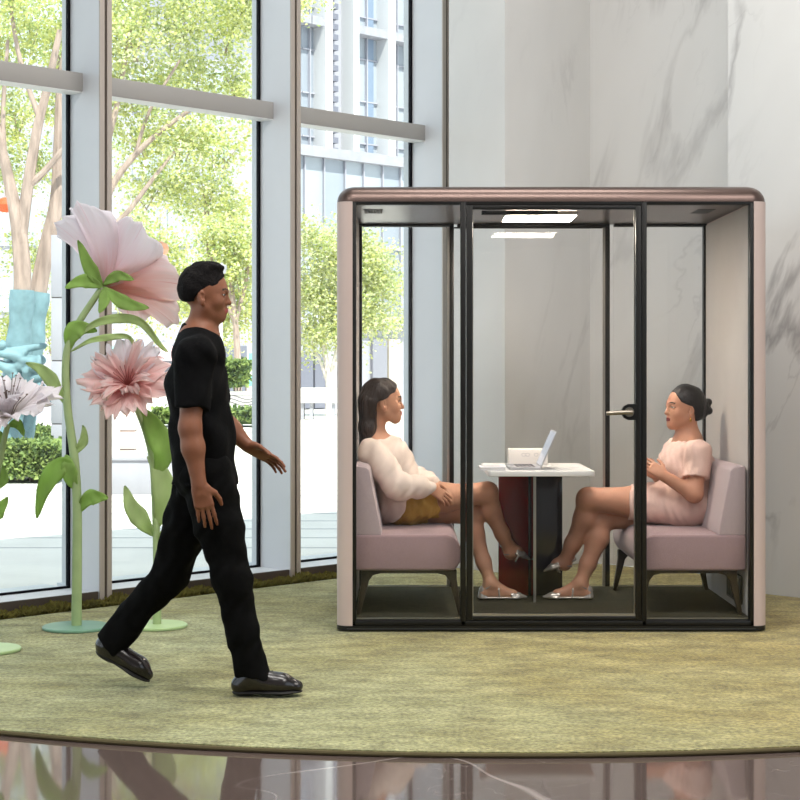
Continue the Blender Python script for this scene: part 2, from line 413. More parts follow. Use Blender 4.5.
# ------------------------------------------------------------------ round carpet
cp = [(.40+4.98*math.cos(2*math.pi*k/256), 10.552+4.98*math.sin(2*math.pi*k/256)) for k in range(256)]
cp = clip_poly(cp, WP(0, -.125), -WN)
cp = clip_poly(cp, C3-WD*.002, WD)
def carpet_mat():
    m, nt, N, L = new_mat('carpet_pile')
    out = N.new('ShaderNodeOutputMaterial'); b = N.new('ShaderNodeBsdfPrincipled')
    b.inputs['Roughness'].default_value = 1; b.inputs['Specular IOR Level'].default_value = .05; b.inputs['Sheen Weight'].default_value = .25
    tc = N.new('ShaderNodeTexCoord')
    def noise(sc, det, st=(1, 1, 1)):
        mp = N.new('ShaderNodeMapping'); mp.inputs['Scale'].default_value = st; L.new(tc.outputs['Object'], mp.inputs['Vector'])
        n = N.new('ShaderNodeTexNoise'); n.inputs['Scale'].default_value = sc; n.inputs['Detail'].default_value = det; n.inputs['Roughness'].default_value = .65
        L.new(mp.outputs['Vector'], n.inputs['Vector']); return n.outputs['Fac']
    def ramp(x, c0, c1, p0, p1):
        r = N.new('ShaderNodeValToRGB'); r.color_ramp.elements[0].position = p0; r.color_ramp.elements[1].position = p1
        r.color_ramp.elements[0].color = rgba(c0); r.color_ramp.elements[1].color = rgba(c1); L.new(x, r.inputs['Fac']); return r.outputs['Color']
    def rng_(x, lo, hi):
        q = N.new('ShaderNodeMapRange'); q.inputs['From Min'].default_value = lo; q.inputs['From Max'].default_value = hi; L.new(x, q.inputs['Value']); return q.outputs['Result']
    def mix(f, a, bb, mode='MIX'):
        q = N.new('ShaderNodeMix'); q.data_type = 'RGBA'; q.blend_type = mode
        if isinstance(f, float): q.inputs['Factor'].default_value = f
        else: L.new(f, q.inputs['Factor'])
        L.new(a, q.inputs['A']); L.new(bb, q.inputs['B']); return q.outputs['Result']
    big = ramp(noise(.55, 3), (226, 228, 190), (206, 192, 128), .40, .58)      # dyed in sage and olive clouds
    med = ramp(noise(2.6, 5, (.6, 1.4, 1)), (188, 178, 122), (250, 244, 200), .34, .66)
    c = mix(.5, big, med)
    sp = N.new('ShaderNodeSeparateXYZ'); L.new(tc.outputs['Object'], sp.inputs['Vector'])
    hue = ramp(rng_(sp.outputs['X'], -1.7, 2.2), (236, 246, 226), (252, 232, 172), .1, .9)      # cool window light painted into the pile: sage on the left, olive right
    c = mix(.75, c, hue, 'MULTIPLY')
    clump = ramp(noise(7, 6, (.7, 1.2, 1)), (184, 180, 164), (255, 255, 250), .36, .62)
    c = mix(.8, c, clump, 'MULTIPLY')
    fine = ramp(noise(60, 4), (120, 120, 118), (255, 255, 255), .32, .66)
    c = mix(.8, c, fine, 'MULTIPLY')
    L.new(c, b.inputs['Base Color'])
    bp = N.new('ShaderNodeBump'); bp.inputs['Strength'].default_value = .9; bp.inputs['Distance'].default_value = .02
    L.new(noise(75, 5), bp.inputs['Height'])
    bp2 = N.new('ShaderNodeBump'); bp2.inputs['Strength'].default_value = .5; bp2.inputs['Distance'].default_value = .05
    L.new(noise(9, 4), bp2.inputs['Height']); L.new(bp.outputs['Normal'], bp2.inputs['Normal'])
    L.new(bp2.outputs['Normal'], b.inputs['Normal']); L.new(b.outputs['BSDF'], out.inputs['Surface'])
    return m
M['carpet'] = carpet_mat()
cr = thing('carpet', (.4, 8.5, -.02), 'large round sage green and olive pile carpet on the brown marble floor', 'carpet')
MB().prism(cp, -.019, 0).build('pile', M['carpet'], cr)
# edge tape around the front
arc = [(.40+4.985*math.cos(a), 10.552+4.985*math.sin(a)) for a in np.linspace(math.radians(195), math.radians(345), 90)]
MB().tube([(x, y, -.011) for x, y in arc], .0085, 8).build('edge_binding', mat('olive_binding', (88, 78, 50), .9), cr, smooth=True)
# olive moss along the window plinth
mb = MB()
for k in range(9000):
    t = random.uniform(-2.2, 2.75); q = -.004-random.random()**1.2*.088
    p = WP(t, q, -.005); h = (.05*(1+q/.2))*random.uniform(.35, 1.0)*(0.75+.5*math.sin(t*9+1)*math.sin(t*23))+.012
    d = V((random.uniform(-1, 1), random.uniform(-1, 1), 0)); s = V((-d.y, d.x, 0)).normalized()*random.uniform(.004, .009)
    mb.add([p-s, p+s, p+d*.02+V((0, 0, h)), p+s*.2+d*.03+V((0, 0, h*.8))], [(0, 1, 3, 2)])
mo = mb.build('moss', mat('olive_moss', (104, 98, 42), .95, var=.4, vscale=14), kind='stuff')
tag(mo, 'fringe of olive moss growing along the foot of the windows', 'moss')
# ------------------------------------------------------------------ glass meeting pod
PD0, PD1 = 8.124, 9.42                     # front and back depth
def X0(u, d=PD0): return (u-CX)*d/F
def Z0(v, d=PD0): return HC-(v-HY)*d/F
M['cap'] = mat('bronze_metal', (98, 82, 77), .33, .8, .5, .03, 4)
M['shell'] = mat('rose_beige_shell', (198, 178, 171), .45, 0, .4, .02, 3)
M['black'] = mat('black_anodised', (24, 23, 22), .38, .3)
M['grey_bar'] = mat('dark_grey_bar', (70, 72, 74), .4, .4)
M['podwall'] = mat('grey_felt_lining', (186, 180, 176), .95, 0, .2, .03, 6, .25, 300, .3)
M['podceil'] = mat('white_ceiling', (244, 241, 238), .8)
M['podfloor'] = mat('charcoal_mat', (66, 64, 52), .95, 0, .2, .2, 40, .5, 220)
M['steel'] = mat('brushed_steel', (176, 172, 166), .3, .9)
M['lamp'] = mat('lamp_panel', (255, 246, 232), .5, emit=((255, 240, 220), 50.0))
xl, xr = X0(336.5), X0(768)
pod = thing('meeting_pod', ((xl+xr)/2, (PD0+PD1)/2, 0), 'large glass-walled meeting pod with rounded bronze roof and rose beige sides on the carpet', 'meeting pod')
zcap, ztop = Z0(201.5), Z0(185.2)
ZF = .062                                  # pod floor level
def rrect(x0, y0, x1, y1, r, n=8):
    out = []
    for cx, cy, a0 in ((x1-r, y0+r, -90), (x1-r, y1-r, 0), (x0+r, y1-r, 90), (x0+r, y0+r, 180)):
        for k in range(n+1):
            a = math.radians(a0+90*k/n); out.append((cx+r*math.cos(a), cy+r*math.sin(a)))
    return out
# roof: rounded edge running all round
mb = MB(); rr = ztop-zcap
rings = []
for k in range(9):
    a = math.radians(90*k/8); ins = rr*(1-math.cos(a)); z = zcap+rr*math.sin(a)
    rings.append([(x, y, z) for x, y in rrect(xl+ins, PD0+ins, xr-ins, PD1-ins, max(.075-ins*.6, .02))])
n = len(rings[0]); vs = [p for r in rings for p in r]
fs = [(i*n+k, i*n+(k+1) % n, (i+1)*n+(k+1) % n, (i+1)*n+k) for i in range(8) for k in range(n)]
fs += [tuple(range(n))[::-1], tuple(range(8*n, 9*n))]
mb.add(vs, fs); mb.build('roof', M['cap'], pod, smooth=True)
# side shells with rounded outer corners, felt lined
zb = Z0(626)
for s, u0, u1 in ((-1, 336.5, 352.5), (1, 768, 754)):
    xa, xb = X0(u0), X0(u1); r = .062
    pts = []
    for cy, a0, a1 in ((PD0+r, -90, -180), (PD1-r, 180, 90)):
        for k in range(9):
            a = math.radians(lerp(a0, a1, k/8)); pts.append((xa-s*r+(-s)*r*math.cos(a) if s > 0 else xa+r+r*math.cos(a), cy+r*math.sin(a)))
    if s > 0: pts = [(xa-r-r*math.cos(math.radians(lerp(a0, a1, k/8))), cy+r*math.sin(math.radians(lerp(a0, a1, k/8)))) for cy, a0, a1 in ((PD0+r, -90, -180), (PD1-r, 180, 90)) for k in range(9)]
    pts += [(xb, PD1), (xb, PD0)]
    sp = MB().prism(pts, zb, zcap+.001).build('side_panel', M['shell'], pod, smooth=True)
    xi = X0(353) if s < 0 else X0(752.6)
    lo, hi = (xb-.02, xi) if s < 0 else (xi, xb+.02)
    MB().box((lo, PD0+.055, ZF), (hi, PD1-.055, zcap-.01)).build('wall_lining', M['podwall'], pod)
# base
mb = MB(); mb.prism(rrect(xl, PD0, xr, PD1, .062), Z0(630.5), zb); mb.prism(rrect(xl+.045, PD0+.04, xr-.045, PD1-.04, .05), 0.0005, Z0(630.5))
mb.build('base', M['black'], pod, smooth=True)
MB().box((xl+.05, PD0-.001, Z0(629.2)), (xr-.06, PD0+.004, Z0(628.4))).build('base_trim', M['grey_bar'], pod)
MB().box((X0(353), PD0+.055, zb-.002), (X0(752.6), PD1-.055, ZF)).build('floor_mat', M['podfloor'], pod)
# ceiling panel with lamp and vents
ZC = HC+(HY-223)*9.36/F
MB().box((X0(352.5), PD0+.055, ZC), (X0(754), PD1-.055, zcap+.02)).build('ceiling_panel', M['podceil'], pod)
# partitions: posts, rails, panes (front and back alike)
def post(mb, u0, u1, d, z0, z1, dep=.05): mb.box((X0(u0), d, z0), (X0(u1), d+dep, z1))
ZT, ZB = Z0(201), Z0(626)
for side, d in (('front', PD0+.004), ('back', PD1-.055)):
    fr = MB()
    post(fr, 352.2, 356.2, d, ZB, ZT); post(fr, 750, 754.2, d, ZB, ZT)
    if side == 'front': post(fr, 460.5, 466, d, ZB, ZT); post(fr, 642, 647, d, ZB, ZT)
    else: post(fr, 457, 462.2, d, ZB, ZT, .045); post(fr, 636.5, 642, d, ZB, ZT, .045)
    post(fr, 356.2, 460.5, d, Z0(204.6), ZT); post(fr, 647, 750, d, Z0(204.6), ZT); post(fr, 466, 642, d, Z0(205), ZT)
    post(fr, 352.2, 754.2, d, ZB, Z0(620.6))
    fr.build(side+'_frame', M['black'], pod, bevel=.004)
    for u0, u1 in ((355.5, 461), (646.5, 751)):
        MB().box((X0(u0), d+.02, Z0(621)), (X0(u1), d+.03, Z0(204))).build('glass_pane', M['pod_glass'], pod)
        e = MB(); e.box((X0(u0), d+.032, Z0(620)), (X0(u1), d+.04, Z0(619))); e.build('glazing_bead', M['steel'], pod)
# door leaf in the middle of the front, fixed pane at the back
for side, d in (('door', PD0+.002), ('back_panel', PD1-.057)):
    dm = MB()
    if side == 'door':
        post(dm, 466.5, 472.6, d, Z0(620), Z0(205.4), .04); post(dm, 635.8, 641.6, d, Z0(620), Z0(205.4), .04)
        post(dm, 472.6, 635.8, d, Z0(209.2), Z0(205.4), .04); post(dm, 472.6, 635.8, d, Z0(620), Z0(616.4), .04)
    else:
        post(dm, 462.2, 636.5, d, Z0(206.5), Z0(205), .04)
    do = dm.build(side, M['black'], pod, bevel=.003)
    MB().box((X0(472 if side == 'door' else 462), d+.015, Z0(619)), (X0(636.6), d+.025, Z0(206))).build('door_glass' if side == 'door' else 'glass_pane', M['pod_glass'], do)
    e = MB()
    if side == 'door':
        e.box((X0(472.6), d+.01, Z0(616.4)), (X0(635.8), d+.042, Z0(614.6)))
        e.box((X0(472.6), d+.028, Z0(616)), (X0(473.6), d+.036, Z0(209))); e.box((X0(634.8), d+.028, Z0(616)), (X0(635.8), d+.036, Z0(209)))
    else:
        e.box((X0(453.8), d-.006, Z0(619)), (X0(457), d+.03, Z0(206))); e.box((X0(633.6), d-.006, Z0(619)), (X0(636.4), d+.03, Z0(206)))
    e.build('glazing_bead', M['steel'], do)
    if side == 'door':
        h = MB(); pl = [(u, v) for u, v in ((637, 404), (637, 420), (628, 420), (624, 418), (621.6, 414.5), (621, 412), (621.6, 409.5), (624, 406), (628, 404))]
        h.extrude([(X0(u), d-.012, Z0(v)) for u, v in pl], (0, .03, 0))
        h.build('lock_plate', M['black'], do)
        h = MB(); c = V((X0(629), d-.012, Z0(412)))
        h.tube([c, c+V((0, -.014, 0))], [.024, .022], 20)
        h.tube([c, c+V((0, -.045, 0))], .010, 12)
        h.tube([c+V((.008, -.045, 0)), c+V((-.03, -.046, -.001)), c+V((-.118, -.046, -.006))], [.0105, .011, .0095], 12)
        h.build('lever_handle', mat('satin_nickel', (150, 142, 130), .28, .9), do, smooth=True)
        h = MB(); h.box((X0(482), d+.045, Z0(213.8)), (X0(546), d+.085, Z0(209.6))); h.box((X0(546), d+.05, Z0(212.5)), (X0(559), d+.08, Z0(209.6)))
        h.build('door_closer', M['black'], do, bevel=.003)
# lamp panel in the ceiling
yl0, yl1 = 8.66, 9.01
lx0, lx1 = .555, .93
fr = MB(); fr.box((lx0, yl0, ZC-.0215), (lx1, yl1, ZC+.001)); lf = fr.build('lamp_frame', M['podceil'], pod)
MB().box((lx0+.004, yl0+.004, ZC-.026), (lx1-.004, yl1-.004, ZC-.0215)).build('lamp_diffuser', M['lamp'], lf)
# vents
for u, w, dk in ((373.5, 9, 0), (703, 8, 1)):
    d = 8.62; c = V(((u-CX)*d/F, d, ZC-.006)); g = MB(); hw = w*d/F
    for k in range(6): g.box((c.x-hw, c.y-.11+k*.042, c.z), (c.x+hw, c.y-.11+k*.042+.012, c.z+.007))
    for k in range(7): g.box((c.x-hw+k*hw/3-.004, c.y-.11, c.z), (c.x-hw+k*hw/3+.004, c.y+.112, c.z+.007))
    vt = g.build('ceiling_vent', mat('vent_grey', (120, 116, 118), .5) if not dk else M['black'], pod)
    MB().box((c.x-hw, c.y-.11, c.z+.0045), (c.x+hw, c.y+.112, c.z+.0062)).build('vent_backing', mat('vent_dark', (110, 105, 108) if not dk else (40, 42, 36), .7), vt)
xw = X0(752.6); g = MB(); g.box((xw-.012, 8.36, .10), (xw+.001, 8.72, .245)); vt = g.build('wall_vent', M['black'], pod, bevel=.004)
g = MB()
for k in range(8): g.box((xw-.016, 8.385+k*.04, .115), (xw-.011, 8.41+k*.04, .23))
g.build('vent_slats', M['grey_bar'], vt)

# ------------------------------------------------------------------ sofas
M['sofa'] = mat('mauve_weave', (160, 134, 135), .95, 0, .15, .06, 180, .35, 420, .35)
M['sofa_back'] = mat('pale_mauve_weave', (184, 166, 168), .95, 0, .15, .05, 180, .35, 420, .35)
M['darkwood'] = mat('dark_wood', (56, 46, 36), .45, 0, .4, .25, 9, stretch=(1, 1, .2))
SY0, SY1, SZ0, SZ1 = 8.22, 9.26, .290, .468
def sofa(s, label):
    """s=+1 faces right and stands on the left; mirrored about the pod's middle for s=-1"""
    XM = .7486
    xb, xf = X0(353.3)-XM+.002, X0(463.5, 8.22)-XM-.012
    def mx(x): return XM+(x if s > 0 else -x)
    o = thing('sofa', (mx((xb+xf)/2), 8.8, ZF), label, 'sofa', None)
    # seat: rounded front edge
    S = Sculpt()
    r = .045
    mb = MB(); prof = [(xb, SZ0), (xf-.03, SZ0), (xf-.005, SZ0+.04), (xf, SZ0+.08), (xf-.004, SZ1-.05), (xf-.03, SZ1-.015), (xf-.07, SZ1), (xb, SZ1)]
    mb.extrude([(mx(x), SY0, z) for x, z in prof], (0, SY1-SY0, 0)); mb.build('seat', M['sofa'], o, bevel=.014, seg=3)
    # welt around the near end is part of the weave; backrest wedge
    bx = xb+.132
    prof = [(xb, SZ1-.002), (bx+.004, SZ1-.002), (bx-.004, SZ1+.05), (bx-.058, .790), (bx-.070, .802), (xb+.01, .812), (xb, .806)]
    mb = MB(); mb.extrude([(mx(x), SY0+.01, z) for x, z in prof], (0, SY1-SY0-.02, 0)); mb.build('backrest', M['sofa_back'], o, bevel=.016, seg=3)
    # leg frames: arched rail with splayed tapered legs, near and far
    for y in (SY0+.04, SY1-.09):
        xa, xc = xb+.035, xf-.02
        pts = [(xa, SZ0-.001), (xc, SZ0-.001)]
        def legp(x0, dirn):
            return [(x0, SZ0), (x0+dirn*.075, SZ0), (x0+dirn*.072, SZ0-.012)]
        rail = MB(); rail.extrude([(mx(x), y, z) for x, z in ((xa+.02, SZ0+.001), (xc-.02, SZ0+.001), (xc-.02, SZ0-.018), (xa+.02, SZ0-.018))], (0, .045, 0))
        rail.build('rail', M['darkwood'], o)
        for x0, dr in ((xa, 1), (xc, -1)):
            outer = [(x0, SZ0), (x0+dr*.0, SZ0-.05), (x0-dr*.026, ZF+.002), (x0-dr*.008, ZF+.002)]
            inner = [(x0+dr*.027, SZ0-.10), (x0+dr*.038, SZ0-.055), (x0+dr*.058, SZ0-.028), (x0+dr*.11, SZ0-.016), (x0+dr*.11, SZ0)]
            lg = MB(); lg.extrude([(mx(x), y+.003, z) for x, z in outer+inner], (0, .039, 0)); lg.build('leg', M['darkwood'], o, bevel=.004)
    return o
sofa(1, 'mauve upholstered sofa on dark wooden legs under the woman in the cream blouse')
sofa(-1, 'mauve upholstered sofa on dark wooden legs under the woman in the pink dress')

# ------------------------------------------------------------------ table and what lies on it
M['white_top'] = mat('white_laminate', (232, 230, 228), .35)
M['dark_gloss'] = mat('dark_glossy_panel', (34, 34, 42), .12, 0, .6)
M['maroon'] = mat('maroon_panel', (132, 32, 28), .25, 0, .5)
ZT_ = .772
tb = thing('table', (.72, 8.83, ZF), 'small white topped table on a dark slab pedestal between the two sofas', 'table')
MB().prism(rrect(.45, 8.45, 1.0, 9.2, .02), ZT_-.028, ZT_).build('tabletop', M['white_top'], tb, bevel=.004)
px0, px1, pxm = (498.5-CX)*9.0/F, (562-CX)*9.0/F, (528-CX)*9.0/F
MB().box((pxm, 8.98, ZF+.001), (px1, 9.02, ZT_-.028)).build('pedestal_panel', M['dark_gloss'], tb, bevel=.002)
MB().box((px0, 8.98, ZF+.001), (pxm, 9.02, ZT_-.028)).build('pedestal_panel', M['maroon'], tb, bevel=.002, label='maroon half of the pedestal slab')
xe = (534.7-CX)*8.72/F
MB().box((xe-.006, 8.722, ZF+.001), (xe+.006, 8.979, ZT_-.028)).build('pedestal_fin', M['dark_gloss'], tb)
MB().box((xe-.007, 8.715, ZF+.001), (xe+.007, 8.7225, ZT_-.028)).build('edge_strip', M['steel'], tb, label='bright steel front edge of the pedestal fin')

M['alu'] = mat('silver_aluminium', (196, 194, 196), .35, .6)
lp = thing('laptop', ((523-CX)*8.68/F, 8.68, ZT_), 'open silver laptop on the white table, its screen facing the woman in the blouse', 'laptop')
lx0, lx1 = (508-CX)*8.62/F, (540-CX)*8.62/F; ly0, ly1 = 8.53, 8.83
MB().prism(rrect(lx0, ly0, lx1, ly1, .01), ZT_+.001, ZT_+.016).build('keyboard_deck', M['alu'], lp, bevel=.002)
kb = MB()
for r_ in range(5):
    for c_ in range(12): kb.box((lx1-.03-r_*.02-.016, ly0+.02+c_*.0215, ZT_+.016), (lx1-.03-r_*.02, ly0+.02+c_*.0215+.018, ZT_+.0172))
kb.build('keys', mat('dark_keys', (96, 92, 96), .6), lp)
dx = V((math.sin(math.radians(24)), 0, math.cos(math.radians(24)))); nn = V((math.cos(math.radians(24)), 0, -math.sin(math.radians(24))))
o_ = V((lx1-.006, ly0, ZT_+.014))
sc = MB().obox(o_, (0, ly1-ly0, 0), dx*.205, nn*.007).build('screen_lid', M['alu'], lp, bevel=.002)
MB().obox(o_+V((0, .008, 0))+dx*.012-nn*.0006, (0, ly1-ly0-.016, 0), dx*.185, nn*.0008).build('display', mat('laptop_display', (150, 158, 172), .15, emit=((170, 180, 200), .35)), sc)
nb = thing('notebook', ((493-CX)*8.6/F, 8.62, ZT_), 'flat pale grey notebook lying at the left end of the white table', 'notebook')
nx0, nx1 = (480-CX)*8.55/F, (505-CX)*8.55/F
MB().box((nx0, 8.5, ZT_+.001), (nx1, 8.7, ZT_+.004)).build('cover', mat('pale_grey_cover', (205, 205, 210), .5), nb)
m_ = MB(); m_.box((nx0+.003, 8.503, ZT_+.004), (nx1-.002, 8.697, ZT_+.013)); m_.build('pages', mat('page_paper', (236, 234, 230), .8), nb)
MB().box((nx0, 8.5, ZT_+.013), (nx1, 8.7, ZT_+.016)).build('cover', mat('pale_grey_cover', (205, 205, 210), .5), nb)
bx0, bx1 = (508.5-CX)*9.05/F, (547.5-CX)*9.05/F
bx = thing('tissue_box', ((bx0+bx1)/2, 9.07, ZT_), 'white box with faint grey marks standing behind the open laptop', 'box')
MB().box((bx0, 9.02, ZT_+.0005), (bx1, 9.13, ZT_+.086)).build('carton', mat('white_card', (232, 226, 220), .7), bx, bevel=.005)
for cx_ in (.30, .40, .62):
    g = MB()
    for k in range(10):
        a0, a1 = 2*math.pi*k/10, 2*math.pi*(k+1)/10; c = V((lerp(bx0, bx1, cx_+.08), 9.0195, ZT_+.055))
        g.tube([c+V((.011*math.cos(a0), 0, .009*math.sin(a0))), c+V((.011*math.cos(a1), 0, .009*math.sin(a1)))], .0012, 5)
    g.build('printed_ring', mat('grey_print', (170, 168, 170), .7), bx)
# ------------------------------------------------------------------ outside
GZ = -.07
M['pave'] = mat('pale_paving', (224, 220, 214), .9, 0, .2, .05, 2)
M['concrete'] = mat('white_render', (226, 224, 220), .8, 0, .3, .05, 1.5)
M['greystone'] = mat('grey_stone', (158, 158, 166), .8, 0, .3, .08, 3)
pv = clip_poly([(-60, 3), (60, 3), (60, 160), (-60, 160)], WP(0, .55), WN)
MB().prism(pv, GZ-.2, GZ).build('pavement', M['pave'], kind='structure')
# paving joints as narrow inset strips, running along the facade
jm = MB()
for k in range(10):
    d = 12.6+k*.75; jm.box((-6, d, GZ-.002), (8, d+.018, GZ+.003))
jm.build('pavement_joints', M['greystone'], kind='structure')
# added unseen canopy slab, shaped to shade the paving outside the left windows
cn = clip_poly([(-9, 3), (1, 3), (1, 9.4), (-9, 9.4)], WP(0, .35), WN)
MB().prism(cn, CEIL-.25, CEIL).build('shade_canopy', M['concrete'], kind='structure')

M['bark'] = mat('tan_bark', (160, 142, 132), .9, 0, .2, .3, 14, .6, 50, stretch=(1, 1, .25))
M['palebark'] = mat('pale_bark', (214, 206, 196), .9, 0, .2, .2, 14, .4, 50)
LEAF = [mat('leaf_yellow_green', (208, 211, 136), .6, trans=.5, var=.25, vscale=3), mat('leaf_green', (166, 182, 122), .6, trans=.45, var=.25, vscale=3),
        mat('leaf_pale', (220, 224, 180), .6, trans=.5, var=.15, vscale=3)]
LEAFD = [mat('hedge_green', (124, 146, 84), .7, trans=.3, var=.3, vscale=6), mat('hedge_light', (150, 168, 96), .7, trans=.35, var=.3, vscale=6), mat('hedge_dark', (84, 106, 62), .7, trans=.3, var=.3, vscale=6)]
def leaf(mb, c, s, mi):
    a = V((random.gauss(0, 1), random.gauss(0, 1), random.gauss(0, .7)-.3)).normalized(); b = a.cross(V((random.gauss(0, 1), random.gauss(0, 1), random.gauss(0, 1)))).normalized()*s*.36
    a = a*s; n = a.cross(b).normalized()*s*.12
    mb.add([c, c+a*.45+b+n, c+a, c+a*.45-b+n], [(0, 1, 2), (0, 2, 3)], mi)
def tree(name, d, trunks, blobs, label, nleaf, size, bark, weights=(.5, .3, .2), group=None, zbase=GZ):
    """trunks: pixel paths (u, v, radius in metres[, depth offset]); blobs: crown lumps (u, v, ru, rv, depth offset)"""
    p0 = P(trunks[0][0][0], trunks[0][0][1], d); r = thing(name, (p0.x, d, zbase), label, 'tree', group)
    for i, tr in enumerate(trunks):
        pts = smooth_path([P(t[0], t[1], d+(t[3] if len(t) > 3 else 0)) for t in tr], 5)
        rad = [float(np.interp(k/5, range(len(tr)), [t[2] for t in tr])) for k in range(len(pts))]
        MB().tube(pts, rad, 9).build('trunk' if i == 0 or tr[0][2] > .075 else 'branch', bark, r, smooth=True)
    mb, tw = MB(), MB(); tot = sum(b[2]*b[3] for b in blobs)
    for u, v, ru, rv, dd in blobs:
        c = P(u, v, d+dd); rx, rz = ru*d/F, rv*d/F; ry = max(rx, rz)*.8
        for k in range(3):
            e = c+V((random.uniform(-.6, .6)*rx, random.uniform(-.5, .5)*ry, random.uniform(-.2, .6)*rz)); s0 = c+V((random.uniform(-.3, .3)*rx, 0, -.8*rz))
            tw.tube([s0, (s0+e)/2+V((.02, 0, .03)), e], [.013, .009, .005], 5)
        n = int(1.9*nleaf*ru*rv/tot)
        subs = [c+V((random.gauss(0, .5)*rx, random.gauss(0, .5)*ry, random.gauss(0, .5)*rz)) for _ in range(max(3, n//45))]
        for k in range(n):
            q = random.choice(subs)+V([random.gauss(0, .09) for _ in range(3)])*(d/18)
            leaf(mb, q, .72*size*random.uniform(.6, 1.3), random.choices((0, 1, 2), weights)[0])
    tw.build('twigs', bark, r, kind='stuff')
    mb.build('foliage', LEAF, r, kind='stuff')
    return r

# the tree with the turquoise wrapped trunks in front of the left window
T1 = [[(8, 470, .13), (13, 400, .125), (22, 300, .11), (20, 240, .10), (12, 195, .075), (2, 150, .06), (-12, 90, .04)],
      [(20, 470, .13, .3), (27, 380, .125, .3), (37, 300, .11, .3), (46, 250, .10, .3), (57, 200, .09, .3), (60, 140, .08, .3), (62, 80, .06, .3), (74, 10, .04, .3)],
      [(21, 235, .08), (28, 185, .07), (37, 130, .06), (48, 85, .05), (60, 30, .035)],
      [(29, 185, .05), (44, 172, .042), (66, 146, .035)], [(24, 220, .05), (9, 190, .04), (3, 120, .03), (8, 40, .02)], [(40, 120, .035), (20, 60, .03), (8, -10, .02)]]
t1 = tree('street_tree', 20, T1, [(10, 120, 24, 26, .5), (44, 105, 24, 24, 1), (-10, 60, 40, 50, 1), (30, 30, 30, 34, 1.5), (62, 40, 24, 40, 1), (10, -20, 50, 34, 0), (70, -30, 40, 30, 1),
      (34, 165, 22, 22, 1.6), (56, 215, 15, 22, 1.2), (8, 168, 18, 22, 1.8), (28, 250, 16, 20, 2.5), (52, 330, 14, 34, 3), (8, 330, 14, 50, 3), (45, 270, 12, 18, 2)],
      'tan-barked tree with turquoise cloth wrapped round its lower trunks outside the left window', 9000, .075, M['bark'])
M['wrap'] = mat('turquoise_cloth', (112, 142, 150), .7, 0, .3, .2, 7, .6, 22)
for tr, dd in ((T1[0], 0), (T1[1], .3)):
    pts = smooth_path([P(t[0], t[1], 20+dd) for t in tr[:4]], 8); pts = [p for p in pts if p.z < HC-(286-HY)*20/F]
    rad = [.155+.012*math.sin(k*1.7)+.01*math.sin(k*.6+2) for k in range(len(pts))]
    MB().tube(pts, rad, 14).build('trunk_wrap', M['wrap'], t1, smooth=True, label='turquoise cloth round the trunk')
S = Sculpt()
for k in range(26):
    a = P(random.uniform(2, 46), random.uniform(345, 410), 19.7); b = a+V((random.uniform(-.25, .25), random.uniform(-.1, .1), random.uniform(-.1, .1)))
    S.cone(a, b, random.uniform(.03, .06), random.uniform(.03, .05), .03)
S.cone(P(6, 352, 19.75), P(44, 346, 19.75), .05, .04, .03); S.cone(P(10, 395, 19.75), P(40, 372, 19.75), .05, .05, .03)
sculpt_obj("trunk_wrap", S, M["wrap"], t1, .02)["label"] = "bunched folds of the turquoise cloth"
# canopy tree behind the second window
T2 = [[(92, 475, .16), (92, 380, .15), (91, 290, .13), (95, 235, .11)],
      [(95, 240, .08), (110, 190, .06), (135, 155, .05), (165, 128, .04), (205, 100, .025)], [(95, 235, .07), (104, 160, .055), (118, 100, .045), (130, 30, .03)],
      [(95, 240, .06), (125, 215, .045), (152, 180, .035), (176, 150, .02)], [(135, 155, .035), (150, 110, .028), (180, 60, .02)]]
tree('street_tree', 27, T2, [(130, 30, 34, 40, 0), (180, 20, 40, 40, .5), (232, 22, 34, 44, 1), (140, 90, 34, 28, .6), (190, 82, 38, 30, 1), (235, 85, 26, 30, 1.2), (140, 140, 32, 24, .6), (185, 140, 36, 26, .3),
      (222, 150, 28, 24, .8), (150, 190, 38, 26, 1), (200, 195, 36, 26, 1.2), (232, 205, 24, 22, 1.5), (180, -30, 70, 30, 0), (260, -10, 40, 40, 1), (100, 0, 30, 50, 0), (96, 90, 24, 50, 0), (296, -2, 22, 16, 1.5)],
      'spreading yellow-green tree whose branches fill the top of the second window', 17000, .10, M['bark'], (.42, .2, .38))
T3 = [[(238, 440, .09), (238, 380, .08), (236, 330, .07), (230, 280, .06)], [(236, 320, .05), (246, 280, .05), (250, 240, .04)], [(234, 320, .05), (218, 280, .05), (205, 240, .04)]]
tree('street_tree', 36, T3, [(215, 235, 22, 22, 0), (240, 240, 22, 24, 0), (232, 275, 26, 22, 0), (208, 290, 22, 20, 1), (250, 305, 14, 24, .5), (228, 315, 20, 22, .5), (165, 255, 24, 24, 2), (135, 245, 24, 26, 2), (160, 300, 26, 20, 2), (190, 300, 20, 24, 2), (130, 290, 18, 22, 2)],
      'bushy lime green tree seen beside the face of the walking man', 9000, .12, M['bark'], (.5, .2, .3))
T4 = [[(329, 415, .11), (329, 386, .10), (327, 365, .09), (323, 340, .06)], [(329, 384, .06), (334, 360, .05), (340, 335, .04)], [(328, 384, .05), (322, 366, .045), (315, 350, .035)], [(329, 380, .05), (345, 345, .04), (368, 318, .03)]]
tree('courtyard_tree', 48, T4, [(312, 240, 14, 16, 0), (330, 262, 18, 18, 0), (312, 290, 16, 20, 0), (330, 310, 18, 22, 0), (312, 335, 14, 14, 0), (352, 290, 18, 22, 0), (376, 262, 18, 20, 0), (385, 290, 16, 14, 0), (368, 318, 16, 20, 0), (392, 322, 12, 7, 0), (345, 330, 14, 14, 0), (352, 245, 18, 20, 0)],
      'small pale-trunked tree by the white bench, seen left of the meeting pod', 9000, .15, M['palebark'], (.25, .15, .6))

